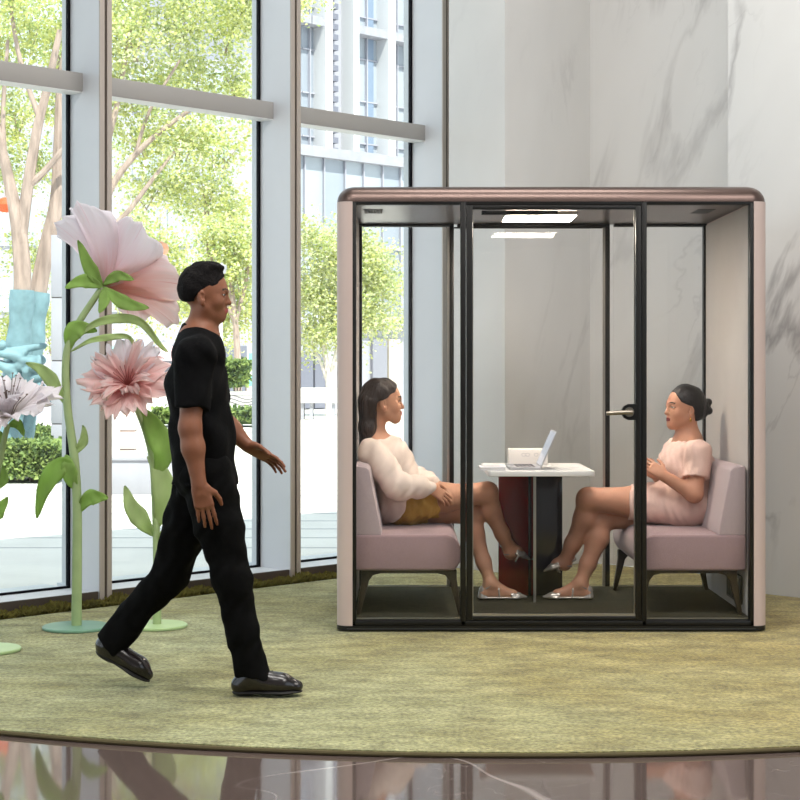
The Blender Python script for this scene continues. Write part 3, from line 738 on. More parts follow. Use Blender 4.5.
def foliage_box(mb, lo, hi, n, s, w=(.4, .35, .25)):
    for k in range(n):
        f = random.random()
        x, y, z = random.uniform(lo[0], hi[0]), random.uniform(lo[1], hi[1]), random.uniform(lo[2], hi[2])
        if f < .45: y = lo[1]+random.random()*.05
        elif f < .75: z = hi[2]-random.random()*.05
        leaf(mb, V((x, y, z)), s*random.uniform(.7, 1.3), random.choices((0, 1, 2), w)[0])
def hedge(name, u0, u1, vt, vb, d, dep, label, n, s, group=None):
    a, b = P(u0, vb, d), P(u1, vt, d)
    r = thing(name, ((a.x+b.x)/2, d+dep/2, a.z), label, 'hedge', group)
    st = MB()
    for k in range(int(abs(b.x-a.x)/.12)+2):
        x = random.uniform(a.x, b.x); y = d+random.uniform(.1, dep-.05); st.tube([(x, y, a.z+.001), (x+random.uniform(-.05, .05), y, lerp(a.z, b.z, .85))], [.012, .006], 5)
    st.build('stems', M['bark'], r, kind='stuff')
    mb = MB(); mb2 = MB()
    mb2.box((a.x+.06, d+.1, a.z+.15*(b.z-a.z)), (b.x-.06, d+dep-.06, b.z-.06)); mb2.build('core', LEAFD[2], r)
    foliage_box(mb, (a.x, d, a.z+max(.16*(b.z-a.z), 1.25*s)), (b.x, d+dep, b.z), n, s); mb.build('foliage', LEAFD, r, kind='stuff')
    return r
def kerb(name, u0, u1, vt, d, dep, label, cat, m, z0=GZ, parts=None):
    a, b = P(u0, vt, d), P(u1, vt, d)
    r = thing(name, ((a.x+b.x)/2, d+dep/2, z0), label, cat)
    MB().box((a.x, d, z0+.001), (b.x, d+dep, a.z-.04)).build('wall', m, r, bevel=.01)
    MB().box((a.x-.02, d-.02, a.z-.04), (b.x+.02, d+dep+.02, a.z)).build('coping', m, r, bevel=.008)
    return r
kerb('planter_kerb', -60, 67, 485, 17.6, 1.6, 'low white stone planter kerb under the clipped hedge outside the left window', 'planter', M['concrete'])
hedge('hedge', -60, 63, 443, 483.3, 17.75, 1.2, 'clipped green hedge on the low white kerb outside the left window', 4200, .06)
hedge('hedge', 26, 50, 428, 470.5, 22.3, .8, 'small square-cut hedge behind the clipped hedge at the left window', 900, .07)
kerb('stone_step', 108, 196, 457, 18.0, .9, 'low grey stone ledge outside the second window behind the green-leaved stem', 'ledge', M['greystone'])
kerb('planter', 150, 264, 428, 20, 1.2, 'white planter wall holding the row of lime green shrubs outside the second window', 'planter', M['concrete'])
hedge('shrub_row', 152, 262, 409, 427.5, 20.1, .9, 'row of low lime green shrubs in the white planter outside the second window', 1600, .08)
bw = kerb('planter', 112, 264, 392, 24, 1.2, 'taller white planter wall marked with wavy lines, behind the lime green shrubs', 'planter', M['concrete'])
wl = MB()
for k in range(3):
    wl.tube([V((lerp(X0(222, 24), X0(260, 24), i/24), 23.995, P(0, 397+k*3.2, 24).z+.03*math.sin(i/24*7+k*.3))) for i in range(25)], .008, 5)
wl.build('wavy_grooves', mat('groove_grey', (126, 120, 124), .8), bw, kind='stuff')
hedge('hedge', 150, 180, 381, 391.5, 24.2, .7, 'small clipped hedge on the taller white planter behind the walking man', 700, .09)
hedge('shrub', 222, 246, 362, 391.5, 24.3, .9, 'round lime shrub on the taller white planter in front of the walking man', 1100, .1)
def postbox(name, u0, u1, vt, d, dep, label, cat, m, capm=None, z0=GZ):
    a, b = P(u0, vt, d), P(u1, vt, d); r = thing(name, ((a.x+b.x)/2, d+dep/2, z0), label, cat)
    h = (a.z-z0)
    for k in range(4):
        z = z0+.001+h*k/4; MB().box((a.x, d, z), (b.x, d+dep, z+h/4-.012)).build('stone_block', m, r, bevel=.006)
    MB().box((a.x+.008, d+.008, z0+.002), (b.x-.008, d+dep-.008, a.z-.02)).build('core', M['plinth'], r)
    return r
postbox('stone_pillar', 51, 64.5, 234, 19.2, .17, 'slim grey stone pillar beside the turquoise wrapped trunks', 'pillar', M['greystone'])
postbox('bollard', 119, 135, 412, 19.2, .18, 'pale pink stone bollard outside the second window', 'bollard', mat('pale_pink_stone', (226, 204, 196), .8, var=.06))
# parasol and stall
pr = thing('parasol', (X0(164, 27), 27, GZ), 'pale pink street parasol behind the shoulder of the walking man', 'parasol')
MB().tube([(X0(164, 27), 27, GZ+.001), (X0(164, 27), 27, P(0, 340, 27).z)], .025, 8).build('pole', M['greystone'], pr)
zc = P(0, 361, 27).z; mb = MB(); mb.lathe((X0(164, 27), 27, zc), [(.36, 0), (.36, .12), (.03, .30), (.02, .30), (.34, .10), (.34, 0)], 8)
mb.build('canopy', mat('pink_canvas', (236, 206, 212), .8, trans=.3), pr)
# slim lamp post, sign panel, lanterns
lpst = thing('lamp_post', (X0(220, 28), 28, GZ), 'slim white lamp post just in front of the walking man', 'lamp post')
MB().tube([(X0(220, 28), 28, GZ+.001), (X0(220, 28), 28, 2.9)], [.05, .045], 10).build('pole', M['concrete'], lpst, smooth=True)
MB().lathe((X0(220, 28), 28, 2.9), [(.02, 0), (.1, .03), (.12, .16), (.04, .2)], 12).build('lamp_head', M['greystone'], lpst, smooth=True)
sg = thing('sign_board', (X0(252, 29), 29, GZ), 'white upright sign board with teal patches beside the second column', 'sign')
a, b = P(247, 343, 29), P(258, 400, 29)
MB().box((a.x, 29, b.z), (b.x, 29.08, a.z)).build('panel', M['concrete'], sg, bevel=.01)
for v0, v1 in ((362, 353), (386, 376)): MB().box((a.x+.03, 28.994, P(0, v0, 29).z), (b.x-.03, 29, P(0, v1, 29).z)).build('teal_patch', mat('teal_print', (120, 196, 190), .7), sg)
g = MB(); g.box((a.x+.02, 29.01, GZ+.001), (a.x+.06, 29.06, b.z)); g.box((b.x-.06, 29.01, GZ+.001), (b.x-.02, 29.06, b.z)); g.build('legs', M['greystone'], sg)
for u, v, d, col, lab in ((5, 205, 20.6, (240, 120, 70), 'orange paper lantern hanging in the wrapped tree'), (160, 249, 30, (238, 190, 160), 'peach paper lantern hanging in the trees right of the big pink flower')):
    c = P(u, v, d); r = thing('paper_lantern', c, lab, 'lantern')
    MB().lathe(c, [(.03*d/20, .09*d/20), (.09*d/20, .06*d/20), (.11*d/20, 0), (.09*d/20, -.06*d/20), (.03*d/20, -.09*d/20)], 16).build('shade', mat('lantern_paper', col, .6, trans=.4), r, smooth=True)
    MB().tube([c+V((0, 0, .09*d/20)), c+V((0, 0, .6))], .006, 5).build('cord', M['bark'], r)

# buildings
M['bglass'] = mat('blue_grey_glazing', (148, 155, 166), .4, 0, .6, .08, .4)
M['bglass2'] = mat('pale_blue_glazing', (164, 171, 180), .4, 0, .6, .08, .4)
M['sglass'] = mat('pale_grey_glazing', (164, 172, 178), .4)
M['facade'] = mat('pale_facade', (168, 168, 178), .8, 0, .3, .04, .3)
M['pier'] = mat('white_pier', (206, 206, 208), .8)
M['louvre'] = mat('grey_louvre', (112, 114, 128), .7)
class Facade:
    def __init__(s, u, d): s.o = P(u, HY, d); s.o.z = 0
    def t(s, u):
        k = (u-CX)/F; return (k*s.o.y-s.o.x)/(WD.x-k*WD.y)
    def zz(s, u, v):
        p = s.o+WD*s.t(u); return HC-(v-HY)*p.y/F
    def box(s, mb, u0, u1, z0, z1, out=.0, dep=.3):
        a, b = s.t(u0), s.t(u1); mb.obox(s.o+WD*a+WN*out+V((0, 0, z0)), WD*(b-a), -WN*dep, (0, 0, z1-z0))
tw = Facade(360, 90)
r = thing('office_tower', (tw.o.x, tw.o.y, GZ), 'tall pale office tower with white piers and blue windows behind the third window', 'building')
top = 46
m_ = MB(); tw.box(m_, 270, 520, GZ+.001, top, 0, 12); m_.build('wall', M['facade'], r)
for u0, u1 in ((266, 280), (313, 320), (341, 346.5), (376, 383), (404, 418)):
    m_ = MB(); tw.box(m_, u0, u1, GZ+.001, top, 1.0, 1.0); m_.build('pier', M['pier'], r)
for u0, u1, ml in ((301, 313, (308,)), (346.5, 376, (356.5, 365)), (384, 404, (395.5,)), (284, 300, (292,))):
    m_ = MB(); tw.box(m_, u0, u1, 8, top, .02, .1); wn = m_.build('window', M['bglass'] if u0 < 340 else M['bglass2'], r)
    m_ = MB()
    for q in ml: tw.box(m_, q-.5, q+.5, 8, top, .2, .18)
    for z in np.arange(9, top, 2.3): tw.box(m_, u0, u1, z, z+.07, .14, .12)
    m_.build('window_bars', M['facade'], wn)
    for z in (12.6, 19.4, 26.2, 33):
        m_ = MB(); tw.box(m_, u0, u1, z, z+.45, .9, .88); m_.build('spandrel', M['greystone'], wn)
    if u0 == 346.5:
        m_ = MB(); tw.box(m_, 365.5, 372, 8, top, .12, .1); m_.build('window', mat('deep_blue_glazing', (126, 142, 164), .4), r)
m_ = MB()
for z in np.arange(9, top, .55): tw.box(m_, 321, 332, z, z+.3, .5, .48)
m_.build('louvres', M['louvre'], r)
gb = Facade(350, 58)
r = thing('glass_building', (gb.o.x, gb.o.y, GZ), 'low pale blue glass-fronted building seen just above and left of the meeting pod', 'building')
zt = gb.zz(350, 152)
m_ = MB(); gb.box(m_, 262, 470, GZ+.001, zt-.1, -.1, 8); m_.build('wall', M['facade'], r)
edges = [262, 285, 303, 322.5, 343.5, 362, 381, 399, 416, 434, 452, 470]
for i in range(len(edges)-1):
    m_ = MB(); gb.box(m_, edges[i]+.4, edges[i+1]-.4, 3.2, zt-.35, .02, .1); m_.build('window', M['bglass2'] if i % 3 else M['bglass'], r)
m_ = MB(); gb.box(m_, 262, 470, zt-.35, zt, .3, .4); m_.build('parapet', M['greystone'], r)
for q in edges:
    m_ = MB(); gb.box(m_, q-.45, q+.45, 3.0, zt, .12, .2); m_.build('mullion', M['facade'], r)
m_ = MB(); gb.box(m_, 262, 470, 5.6, 5.75, .1, .12); gb.box(m_, 262, 470, 2.9, 3.2, .25, .3); m_.build('band', M['facade'], r)
for u0, u1, z1, mm in ((300, 312, 1.9, M['louvre']), (314, 326, 1.95, M['louvre']), (372, 386, 2.4, mat('dusky_glass', (140, 140, 150), .2)), (388, 399, 2.4, mat('beige_blind', (206, 196, 180), .7))):
    m_ = MB(); gb.box(m_, u0, u1, GZ+.05, z1, .06, .1); m_.build('doorway', mm, r)
# pale building behind the trees
d = 44
r = thing('street_building', (X0(100, d), d+3, GZ), 'pale street building glimpsed through the trees behind the left and second windows', 'building')
a, b = P(-120, 60, d), P(262, 470, d)
MB().box((a.x, d, GZ+.001), (b.x, d+6, a.z)).build('wall', M['facade'], r)
for row, (v0, v1) in enumerate(((70, 112), (135, 178), (205, 246), (272, 312))):
    for k in range(10):
        u0 = -112+k*35; q, q2 = P(u0, v1, d), P(u0+24, v0, d)
        wn = MB().box((q.x, d-.05, q.z), (q2.x, d+.02, q2.z)).build('window', M['sglass'], r)
        MB().box(((q.x+q2.x)/2-.03, d-.08, q.z), ((q.x+q2.x)/2+.03, d-.05, q2.z)).build('window_bar', M['concrete'], wn)
for u0, u1, mm in ((-110, -60, M['bglass']), (-40, 14, M['bglass']), (112, 132, mat('teal_awning', (150, 196, 190), .7)), (146, 182, mat('shop_dark', (92, 92, 100), .2)), (226, 250, M['louvre'])):
    q, q2 = P(u0, 408, d), P(u1, 346, d); MB().box((q.x, d-.06, q.z), (q2.x, d+.02, q2.z)).build('shopfront', mm, r)
# white bench
d = 45; a, b = P(296, 388, d), P(340, 403, d)
r = thing('bench', ((a.x+b.x)/2, d+.3, GZ), 'long white block bench under the small pale-trunked tree', 'bench')
MB().box((a.x, d, b.z), (b.x, d+.7, a.z)).build('seat', M['concrete'], r, bevel=.02)
for q in (302, 311, 333):
    MB().box((X0(q-1.6, d), d+.1, GZ+.001), (X0(q+1.6, d), d+.6, b.z)).build('leg', M['greystone'], r)
# ------------------------------------------------------------------ giant paper flowers
def sheet(name, grids, m, parent, thick=.0016):
    """curved sheets (nu x nv grids of points) with their own uv, made into one mesh of real thickness"""
    vs, fs, uv = [], [], []
    for g in grids:
        nu, nv = g.shape[:2]; b = len(vs); vs += [tuple(p) for p in g.reshape(-1, 3)]
        uv += [(j/(nv-1), i/(nu-1)) for i in range(nu) for j in range(nv)]
        fs += [(b+i*nv+j, b+i*nv+j+1, b+(i+1)*nv+j+1, b+(i+1)*nv+j) for i in range(nu-1) for j in range(nv-1)]
    me = bpy.data.meshes.new(name); me.from_pydata(vs, [], fs)
    l = me.uv_layers.new(name='along')
    for lp in me.loops: l.data[lp.index].uv = uv[lp.vertex_index]
    o = link_mesh(name, me, m, parent, True)
    s = o.modifiers.new('thickness', 'SOLIDIFY'); s.thickness = thick; s.offset = 0
    return o
def petal_mat(name, base, mid, tip, vein, trans=.45):
    m, nt, N, L = new_mat(name)
    out = N.new('ShaderNodeOutputMaterial'); b = N.new('ShaderNodeBsdfPrincipled'); b.inputs['Roughness'].default_value = .7; b.inputs['Specular IOR Level'].default_value = .2
    uvn = N.new('ShaderNodeUVMap'); uvn.uv_map = 'along'; sep = N.new('ShaderNodeSeparateXYZ'); L.new(uvn.outputs['UV'], sep.inputs['Vector'])
    r = N.new('ShaderNodeValToRGB'); e = r.color_ramp.elements
    e[0].position = 0.02; e[0].color = rgba(base); e[1].position = .95; e[1].color = rgba(tip)
    q = e.new(.42); q.color = rgba(mid)
    mp = N.new('ShaderNodeMapping'); mp.inputs['Scale'].default_value = (26, 1.6, 1); L.new(uvn.outputs['UV'], mp.inputs['Vector'])
    n = N.new('ShaderNodeTexNoise'); n.inputs['Scale'].default_value = 1; n.inputs['Detail'].default_value = 3; n.inputs['Distortion'].default_value = .4; L.new(mp.outputs['Vector'], n.inputs['Vector'])
    ad = N.new('ShaderNodeMath'); ad.operation = 'MULTIPLY_ADD'; L.new(n.outputs['Fac'], ad.inputs[0]); ad.inputs[1].default_value = -.5; ad.inputs[2].default_value = .25
    ad2 = N.new('ShaderNodeMath'); ad2.operation = 'ADD'; L.new(sep.outputs['Y'], ad2.inputs[0]); L.new(ad.outputs[0], ad2.inputs[1]); L.new(ad2.outputs[0], r.inputs['Fac'])
    mr = N.new('ShaderNodeMapRange'); mr.inputs['From Min'].default_value = .66; mr.inputs['From Max'].default_value = .74; L.new(n.outputs['Fac'], mr.inputs['Value'])
    mu = N.new('ShaderNodeMath'); mu.operation = 'MULTIPLY'; L.new(mr.outputs['Result'], mu.inputs[0]); mu.inputs[1].default_value = .55
    mx = N.new('ShaderNodeMix'); mx.data_type = 'RGBA'; L.new(mu.outputs[0], mx.inputs['Factor']); L.new(r.outputs['Color'], mx.inputs['A']); mx.inputs['B'].default_value = rgba(vein)
    L.new(mx.outputs['Result'], b.inputs['Base Color'])
    t = N.new('ShaderNodeBsdfTranslucent'); L.new(mx.outputs['Result'], t.inputs['Color'])
    ms = N.new('ShaderNodeMixShader'); ms.inputs['Fac'].default_value = trans; L.new(b.outputs['BSDF'], ms.inputs[1]); L.new(t.outputs['BSDF'], ms.inputs[2]); L.new(ms.outputs['Shader'], out.inputs['Surface'])
    bp = N.new('ShaderNodeBump'); bp.inputs['Strength'].default_value = .5; bp.inputs['Distance'].default_value = .006; L.new(n.outputs['Fac'], bp.inputs['Height']); L.new(bp.outputs['Normal'], b.inputs['Normal'])
    return m
def petal(c, axis, az, L_, W_, th0, th1, cup=.25, ruf=.02, seed=0, nu=18, nv=15, tipcut=4, ref=None):
    r = random.Random(seed); ph = [r.uniform(0, 6.28) for _ in range(6)]
    axis = V(axis).normalized(); ref = V(ref) if ref else V((0, 0, 1))
    e1 = (ref-axis*ref.dot(axis)).normalized(); e2 = axis.cross(e1)
    out = e1*math.cos(az)+e2*math.sin(az); lat = axis.cross(out)
    g = np.zeros((nu, nv, 3)); p = V(c)
    for i in range(nu):
        u = i/(nu-1); th = math.radians(lerp(th0, th1, u)); d = axis*math.cos(th)+out*math.sin(th); n = axis*math.sin(th)-out*math.cos(th)
        if i: p = p+d*(L_/(nu-1))
        w = W_*.5*(max(u, .015)**.62)*(1-.32*u**tipcut)*1.06
        for j in range(nv):
            v = 2*j/(nv-1)-1
            rf = ruf*u*u*(math.sin(v*5+ph[0]+u*2)+.6*math.sin(v*11+ph[1]+u*5)+.4*math.sin(v*17+ph[2]))
            ex = ruf*1.2*u**3*(math.sin(v*9+ph[3])+.2*math.sin(v*23+ph[4]))
            g[i, j] = p+lat*(w*v*(1-.12*v*v*cup))+n*(cup*w*v*v*1.0+rf)+d*(ex-w*.62*v*v*u**3)
    return g
def ribbon(pts, W_, lat=None, cup=.2, n=8, nv=7, tw=0.0, peak=.45, wav=.006):
    ps = smooth_path(pts, n); nu = len(ps); g = np.zeros((nu, nv, 3))
    for i, p in enumerate(ps):
        u = i/(nu-1); t = (ps[min(i+1, nu-1)]-ps[max(i-1, 0)]).normalized()
        l = V(lat) if lat else t.cross(V((0, 1, 0)))
        l = (l-t*l.dot(t)).normalized(); l = Matrix.Rotation(tw*u, 3, t) @ l; nn = t.cross(l)
        a = u/peak if u < peak else (1-u)/(1-peak); w = W_*.5*(max(a, .02)**.7)
        for j in range(nv):
            v = 2*j/(nv-1)-1; g[i, j] = p+l*w*v+nn*(cup*w*abs(v)+wav*math.sin(u*17+v*3)*abs(v))
    return g
M['stem'] = mat('sage_stem', (158, 178, 126), .6, var=.12, vscale=9)
M['leafp'] = mat('paper_leaf', (164, 196, 108), .65, trans=.5, var=.18, vscale=10, stretch=(1, 1, .4))
M['leafpale'] = mat('pale_paper_leaf', (190, 208, 148), .65, trans=.5, var=.15, vscale=10, stretch=(1, 1, .4))
M['disc'] = mat('sea_green_disc', (112, 152, 128), .35, var=.05)
M['discp'] = mat('pale_green_disc', (170, 196, 140), .35, var=.05)
def flower(loc, disc_r, discm, stem, rad, label):
    r = thing('paper_flower', loc, label, 'paper flower', None)
    MB().lathe(loc, [(disc_r-.004, .0005), (disc_r, .004), (disc_r, .012), (disc_r-.005, .016), (.02, .017)], 48).build('base_plate', discm, r, smooth=True)
    ps = smooth_path(stem, 8); n = len(ps)
    MB().tube(ps, [lerp(rad[0], rad[1], i/(n-1)) for i in range(n)], 12).build('stem', M['stem'], r, smooth=True)
    return r
# tall pink bloom
d1 = 8.22; b1 = G(76.5, 628.5)
f1 = flower(b1, .168, M['disc'], [b1+V((0, 0, .016)), P(77, 560, d1), P(77, 500, d1), P(74, 455, d1), P(68, 412, d1), P(65.5, 375, d1), P(68, 346, d1), P(79, 322, d1), P(101, 289, d1)], (.026, .016), 'tallest paper flower, a huge pale pink bloom tilted right on a thick green stem')
c1 = P(103, 286, d1); ax1 = V((.50, .58, .50))
pm1 = petal_mat('pink_petal', (238, 170, 166), (246, 214, 212), (250, 238, 238), (220, 156, 156), .62)
pm1w = petal_mat('white_pink_petal', (242, 208, 210), (246, 234, 238), (250, 246, 250), (230, 200, 208), .62)
for k, (az, L_, W_, a0, a1, mm) in enumerate(((0, .44, .38, 55, 100, pm1w), (52, .42, .36, 45, 88, pm1w), (110, .42, .38, 45, 80, pm1), (165, .44, .38, 45, 75, pm1), (215, .45, .38, 45, 75, pm1), (262, .46, .38, 45, 75, pm1), (318, .44, .36, 50, 98, pm1w), (20, .34, .30, 10, 40, pm1w), (140, .34, .3, 10, 42, pm1), (250, .36, .3, 10, 40, pm1))):
    sheet('petal', [petal(c1, ax1, math.radians(az), L_, W_, a0, a1, .30, .012, k)], mm, f1)
for k, (pts, W_) in enumerate((([(103, 287), (84, 281), (65, 288)], .075), ([(102, 286), (90, 268), (78, 240)], .075), ([(103, 287), (125, 303), (149, 308)], .075), ([(103, 285), (118, 276), (134, 280)], .06), ([(103, 288), (104, 302), (99, 313)], .06))):
    sheet('sepal', [ribbon([P(u, v, d1-.02-.03*i) for i, (u, v) in enumerate(pts)], W_)], M['leafp'], f1)
for pts, W_, mm in (([(68, 352), (72, 334), (82, 328), (97, 331)], .10, 'leafp'), ([(69, 347), (88, 328), (112, 319), (140, 322), (160, 345), (168, 352)], .05, 'leafpale'), ([(70, 352), (90, 341), (112, 337), (130, 338), (136, 356)], .035, 'leafpale'),
      ([(66, 405), (55, 385), (42, 370), (26, 363)], .075, 'leafpale'), ([(77, 478), (66, 464), (52, 475), (42, 495), (37, 518)], .105, 'leafp'), ([(77, 492), (71, 478), (68, 464), (66, 455)], .085, 'leafp'), ([(78, 513), (88, 499), (98, 497), (108, 498)], .085, 'leafp'), ([(74, 455), (84, 440), (83, 425)], .05, 'leafpale')):
    sheet('leaf', [ribbon([P(u, v, d1-.03*math.sin(i)) for i, (u, v) in enumerate(pts)], W_)], M[mm], f1)
# pink peony
d2 = 8.3; b2 = G(157, 627)
f2 = flower(b2, .152, M['discp'], [b2+V((0, 0, .016)), P(157, 560, d2), P(155, 500, d2), P(152, 460, d2), P(144, 428, d2), P(131, 396, d2)], (.022, .012), 'shorter paper flower with a ruffled deep pink heart, its stem beside the walking man')
c2 = P(129, 387, d2-.03); ax2 = V((-.06, -.80, .50))
pm2 = petal_mat('rose_petal', (224, 142, 140), (240, 196, 192), (248, 228, 226), (208, 132, 130), .5)
for k in range(9):
    az = k*40+12; L_ = (.255, .225, .25, .22, .245, .23, .26, .235, .25)[k]
    sheet('petal', [petal(c2, ax2, math.radians(az), L_, .21, 48, 92, .25, .018, k+20)], pm1w if k in (0, 1, 8) else pm2, f2)
for k in range(12):
    sheet('petal', [petal(c2, ax2, math.radians(k*30+7), .15+.05*(k % 3), .07, 20, 62+8*(k % 2), .5, .016, k+40, 12, 9, 2)], pm2, f2)
for k in range(16):
    a = k*.393; e = c2+ax2*.10+V((math.cos(a)*.06, -.02, math.sin(a)*.06))
    st = MB().tube([c2, (c2+e)/2+ax2*.015, e], .0022, 5).build('stamen', mat('stamen_rose', (176, 104, 100), .6) if k == 0 else bpy.data.materials['stamen_rose'], f2)
for pts, W_, mm in (([(155, 480), (164, 452), (152, 424), (139, 408)], .13, 'leafp'), ([(155, 530), (165, 500), (160, 472), (148, 456)], .125, 'leafpale'), ([(153, 536), (143, 522), (131, 505), (125, 486)], .10, 'leafpale'), ([(157, 548), (164, 532), (178, 527), (190, 534)], .04, 'leafpale')):
    sheet('leaf', [ribbon([P(u, v, d2-.04*math.sin(i*1.3)) for i, (u, v) in enumerate(pts)], W_)], M[mm], f2)
# white bloom at the edge of the picture
b3 = G(-12, 651); d3 = b3.y
f3 = flower(b3, .15, M['discp'], [b3+V((0, 0, .016)), P(-11, 580, d3), P(-6, 500, d3), P(2, 450, d3), P(8, 424, d3)], (.022, .012), 'white paper flower with speckled stamens, cut off by the left edge of the photo')
c3 = P(9, 421, d3); ax3 = V((-.05, -.42, .9))
pm3 = petal_mat('white_petal', (214, 206, 196), (240, 234, 236), (246, 242, 246), (216, 204, 206))
for k in range(10):
    sheet('petal', [petal(c3, ax3, math.radians(k*36+10), (.27, .24)[k % 2], .19, 45, 82+6*(k % 3), .3, .016, k+60)], pm3, f3)
for k in range(8):
    sheet('petal', [petal(c3, ax3, math.radians(k*45), .17, .11, 12, 45, .5, .014, k+80, 12, 9, 3)], pm3, f3)
for k in range(22):
    a = random.uniform(0, 6.28); rr_ = random.uniform(.03, .13); e = c3+ax3*.17+V((math.cos(a)*rr_, -.03, math.sin(a)*rr_*.6))
    st = MB().tube([c3, (c3+e)/2+V((0, 0, .02)), e], .0016, 5).tube([e, e+V((0, 0, .006))], .005, 6).build('stamen', mat('stamen_brown', (110, 92, 84), .6) if k == 0 else bpy.data.materials['stamen_brown'], f3)
for pts, W_ in (([(-8, 520), (-2, 512), (8, 497)], .07), ([(2, 452), (-4, 436), (-14, 430)], .07), ([(8, 426), (18, 424), (24, 436)], .05), ([(-5, 490), (4, 478), (0, 462)], .05)):
    sheet('leaf', [ribbon([P(u, v, d3) for u, v in pts], W_)], M['leafp'], f3)
# ------------------------------------------------------------------ people
def skin_mat(name, col):
    m = mat(name, col, .5, 0, .35, .05, 25, .08, 180)
    b = next(n for n in m.node_tree.nodes if n.type == 'BSDF_PRINCIPLED'); b.inputs['Subsurface Weight'].default_value = .12; b.inputs['Subsurface Radius'].default_value = (.012, .005, .003); b.inputs['Subsurface Scale'].default_value = .6
    return m
M['lip'] = mat('lips', (158, 74, 72), .4); M['lipdark'] = mat('dark_lips', (122, 40, 44), .35)
M['eye'] = mat('eye_dark', (26, 20, 18), .15); M['eyewhite'] = mat('eye_white', (226, 222, 216), .25); M['brow'] = mat('brow', (52, 38, 32), .8)
def basis(fwd, up, size, chin):
    """head frame: x forward, y to the figure's left, z up; origin at the chin level on the neck axis"""
    f = V(fwd).normalized(); u = (V(up)-f*V(up).dot(f)).normalized(); l = u.cross(f)
    return np.array([[f.x, l.x, u.x], [f.y, l.y, u.y], [f.z, l.z, u.z]]), np.array(chin, float), size/.225
def head(S, fr, female=True):
    S.frame(*fr); w = .95 if female else 1.0
    S.ell((-.012, 0, .138), (.094, .074*w, .088), .02)
    S.ell((.022, 0, .098), (.066, .062*w, .084), .03)
    S.cone((.012, .046*w, .052), (.058, .014, .017), .022, .019, .025); S.cone((.012, -.046*w, .052), (.058, -.014, .017), .022, .019, .025)
    S.ell((.066, 0, .018), (.020, .020, .017), .018)
    S.ell((.058, 0, .045), (.030, .034, .030), .02)
    for s in (1, -1):
        S.ell((.052, s*.036, .078), (.026, .024, .026), .02)
        S.cone((.073, s*.034, .128), (.083, s*.010, .124), .009, .009, .014)
        S.ell((.089, s*.031, .109), (.014, .016, .009), .012, 's')
        S.ell((.0715, s*.031, .109), (.0135, .0155, .0105), .003)
        S.ell((.0725, s*.031, .1155), (.0135, .0165, .0055), .004)
        S.ell((.082, s*.0115, .074), (.010, .008, .007), .006)
        er = np.array([[.9, -s*.35, -.2], [s*.35, .93, 0], [.2, 0, .98]])
        S.ell((-.006, s*.076*w, .092), (.018, .008, .031), .006, 'u', er); S.ell((.002, s*.082*w, .096), (.008, .005, .016), .005, 's', er)
        S.ell((.0, s*.075*w, .066), (.008, .006, .009), .006)
    S.cone((.080, 0, .116), (.098, 0, .080), .0065, .0095, .012); S.ell((.098, 0, .077), (.0095, .009, .0085), .006)
    S.cone((.076, -.020, .048), (.0885, 0, .052), .005, .0068, .006); S.cone((.0885, 0, .052), (.076, .020, .048), .0068, .005, .006)
    S.cone((.076, -.017, .045), (.0865, 0, .0415), .005, .0075, .006); S.cone((.0865, 0, .0415), (.076, .017, .045), .0075, .005, .006)
    S.cone((.098, -.02, .0468), (.098, .02, .0468), .0016, None, .003, 's')
    S.frame()
def face_paint(fr, lips=1, eye=2, white=3, brow=4):
    R, t, sc = fr
    def paint(c):
        l = ((c-t) @ R)/sc; x, y, z = l.T; m = np.zeros(len(c), int)
        ay = np.abs(y)
        m[(x > .073) & (ay < .019) & (z > .0375) & (z < .0555-.1*ay) & (z > .036+.25*np.maximum(ay-.008, 0))] = lips
        e = ((ay-.031)/.0135)**2+((z-.1085)/.0046)**2
        m[(x > .06) & (e < 1)] = white; m[(x > .06) & (e < 1) & (((ay-.031)/.0082)**2+((z-.109)/.0075)**2 < 1)] = eye
        m[(x > .055) & (e < 1.5) & (z > .1085) & (e >= 1)] = eye
        bz = .1285+.004*np.sin((ay-.012)/.03*2.6)
        m[(x > .045) & (ay > .012) & (ay < .046) & (np.abs(z-bz) < .0034)] = brow
        return m
    return paint
def hand(S, wrist, fwd, palm, thumb, L_=.175, curl=(.25, .35, .3), r=.0078, spread=.1):
    """palm plus four fingers of three bones each and a thumb from the palm's side"""
    f = V(fwd).normalized(); n = V(palm); n = (n-f*n.dot(f)).normalized(); t = V(thumb); t = (t-f*t.dot(f)-n*t.dot(n)).normalized(); w = V(wrist); k = L_/.175
    S.cone(w, w+f*.03*k, .023*k, .027*k, .015, 'u', (n, .75))
    for i, x in enumerate((.026, .009, -.009, -.025)):
        kn = w+f*(.083-.004*abs(i-1))*k+t*x*k
        S.cone(w+f*.02*k+t*x*.7*k, kn, .0135*k, .0105*k, .012)
        ls = [(.042, .026, .021), (.046, .029, .022), (.043, .027, .021), (.033, .021, .019)][i]
        d = (f+t*spread*(1.5-i)*.5).normalized(); a = 0; p = kn
        for q in range(3):
            a += curl[q]*(1+.1*i); dd = d*math.cos(a)+n*math.sin(a); e = p+dd*ls[q]*k
            S.cone(p, e, r*k*(1-.1*q)*(.92 if i == 3 else 1), r*k*(.93-.12*q)*(.92 if i == 3 else 1), .004); p = e
    b = w+f*.022*k+t*.022*k; d = (f*.62+t*.72+n*.25).normalized(); p = b+d*.036*k
    S.cone(b, p, .0145*k, .0105*k, .012); d2 = (f*.85+t*.38+n*.35).normalized(); q = p+d2*.03*k; S.cone(p, q, .0098*k, .0088*k, .004); S.cone(q, q+(f*.9+t*.15+n*.4).normalized()*.024*k, .0086*k, .0068*k, .004)
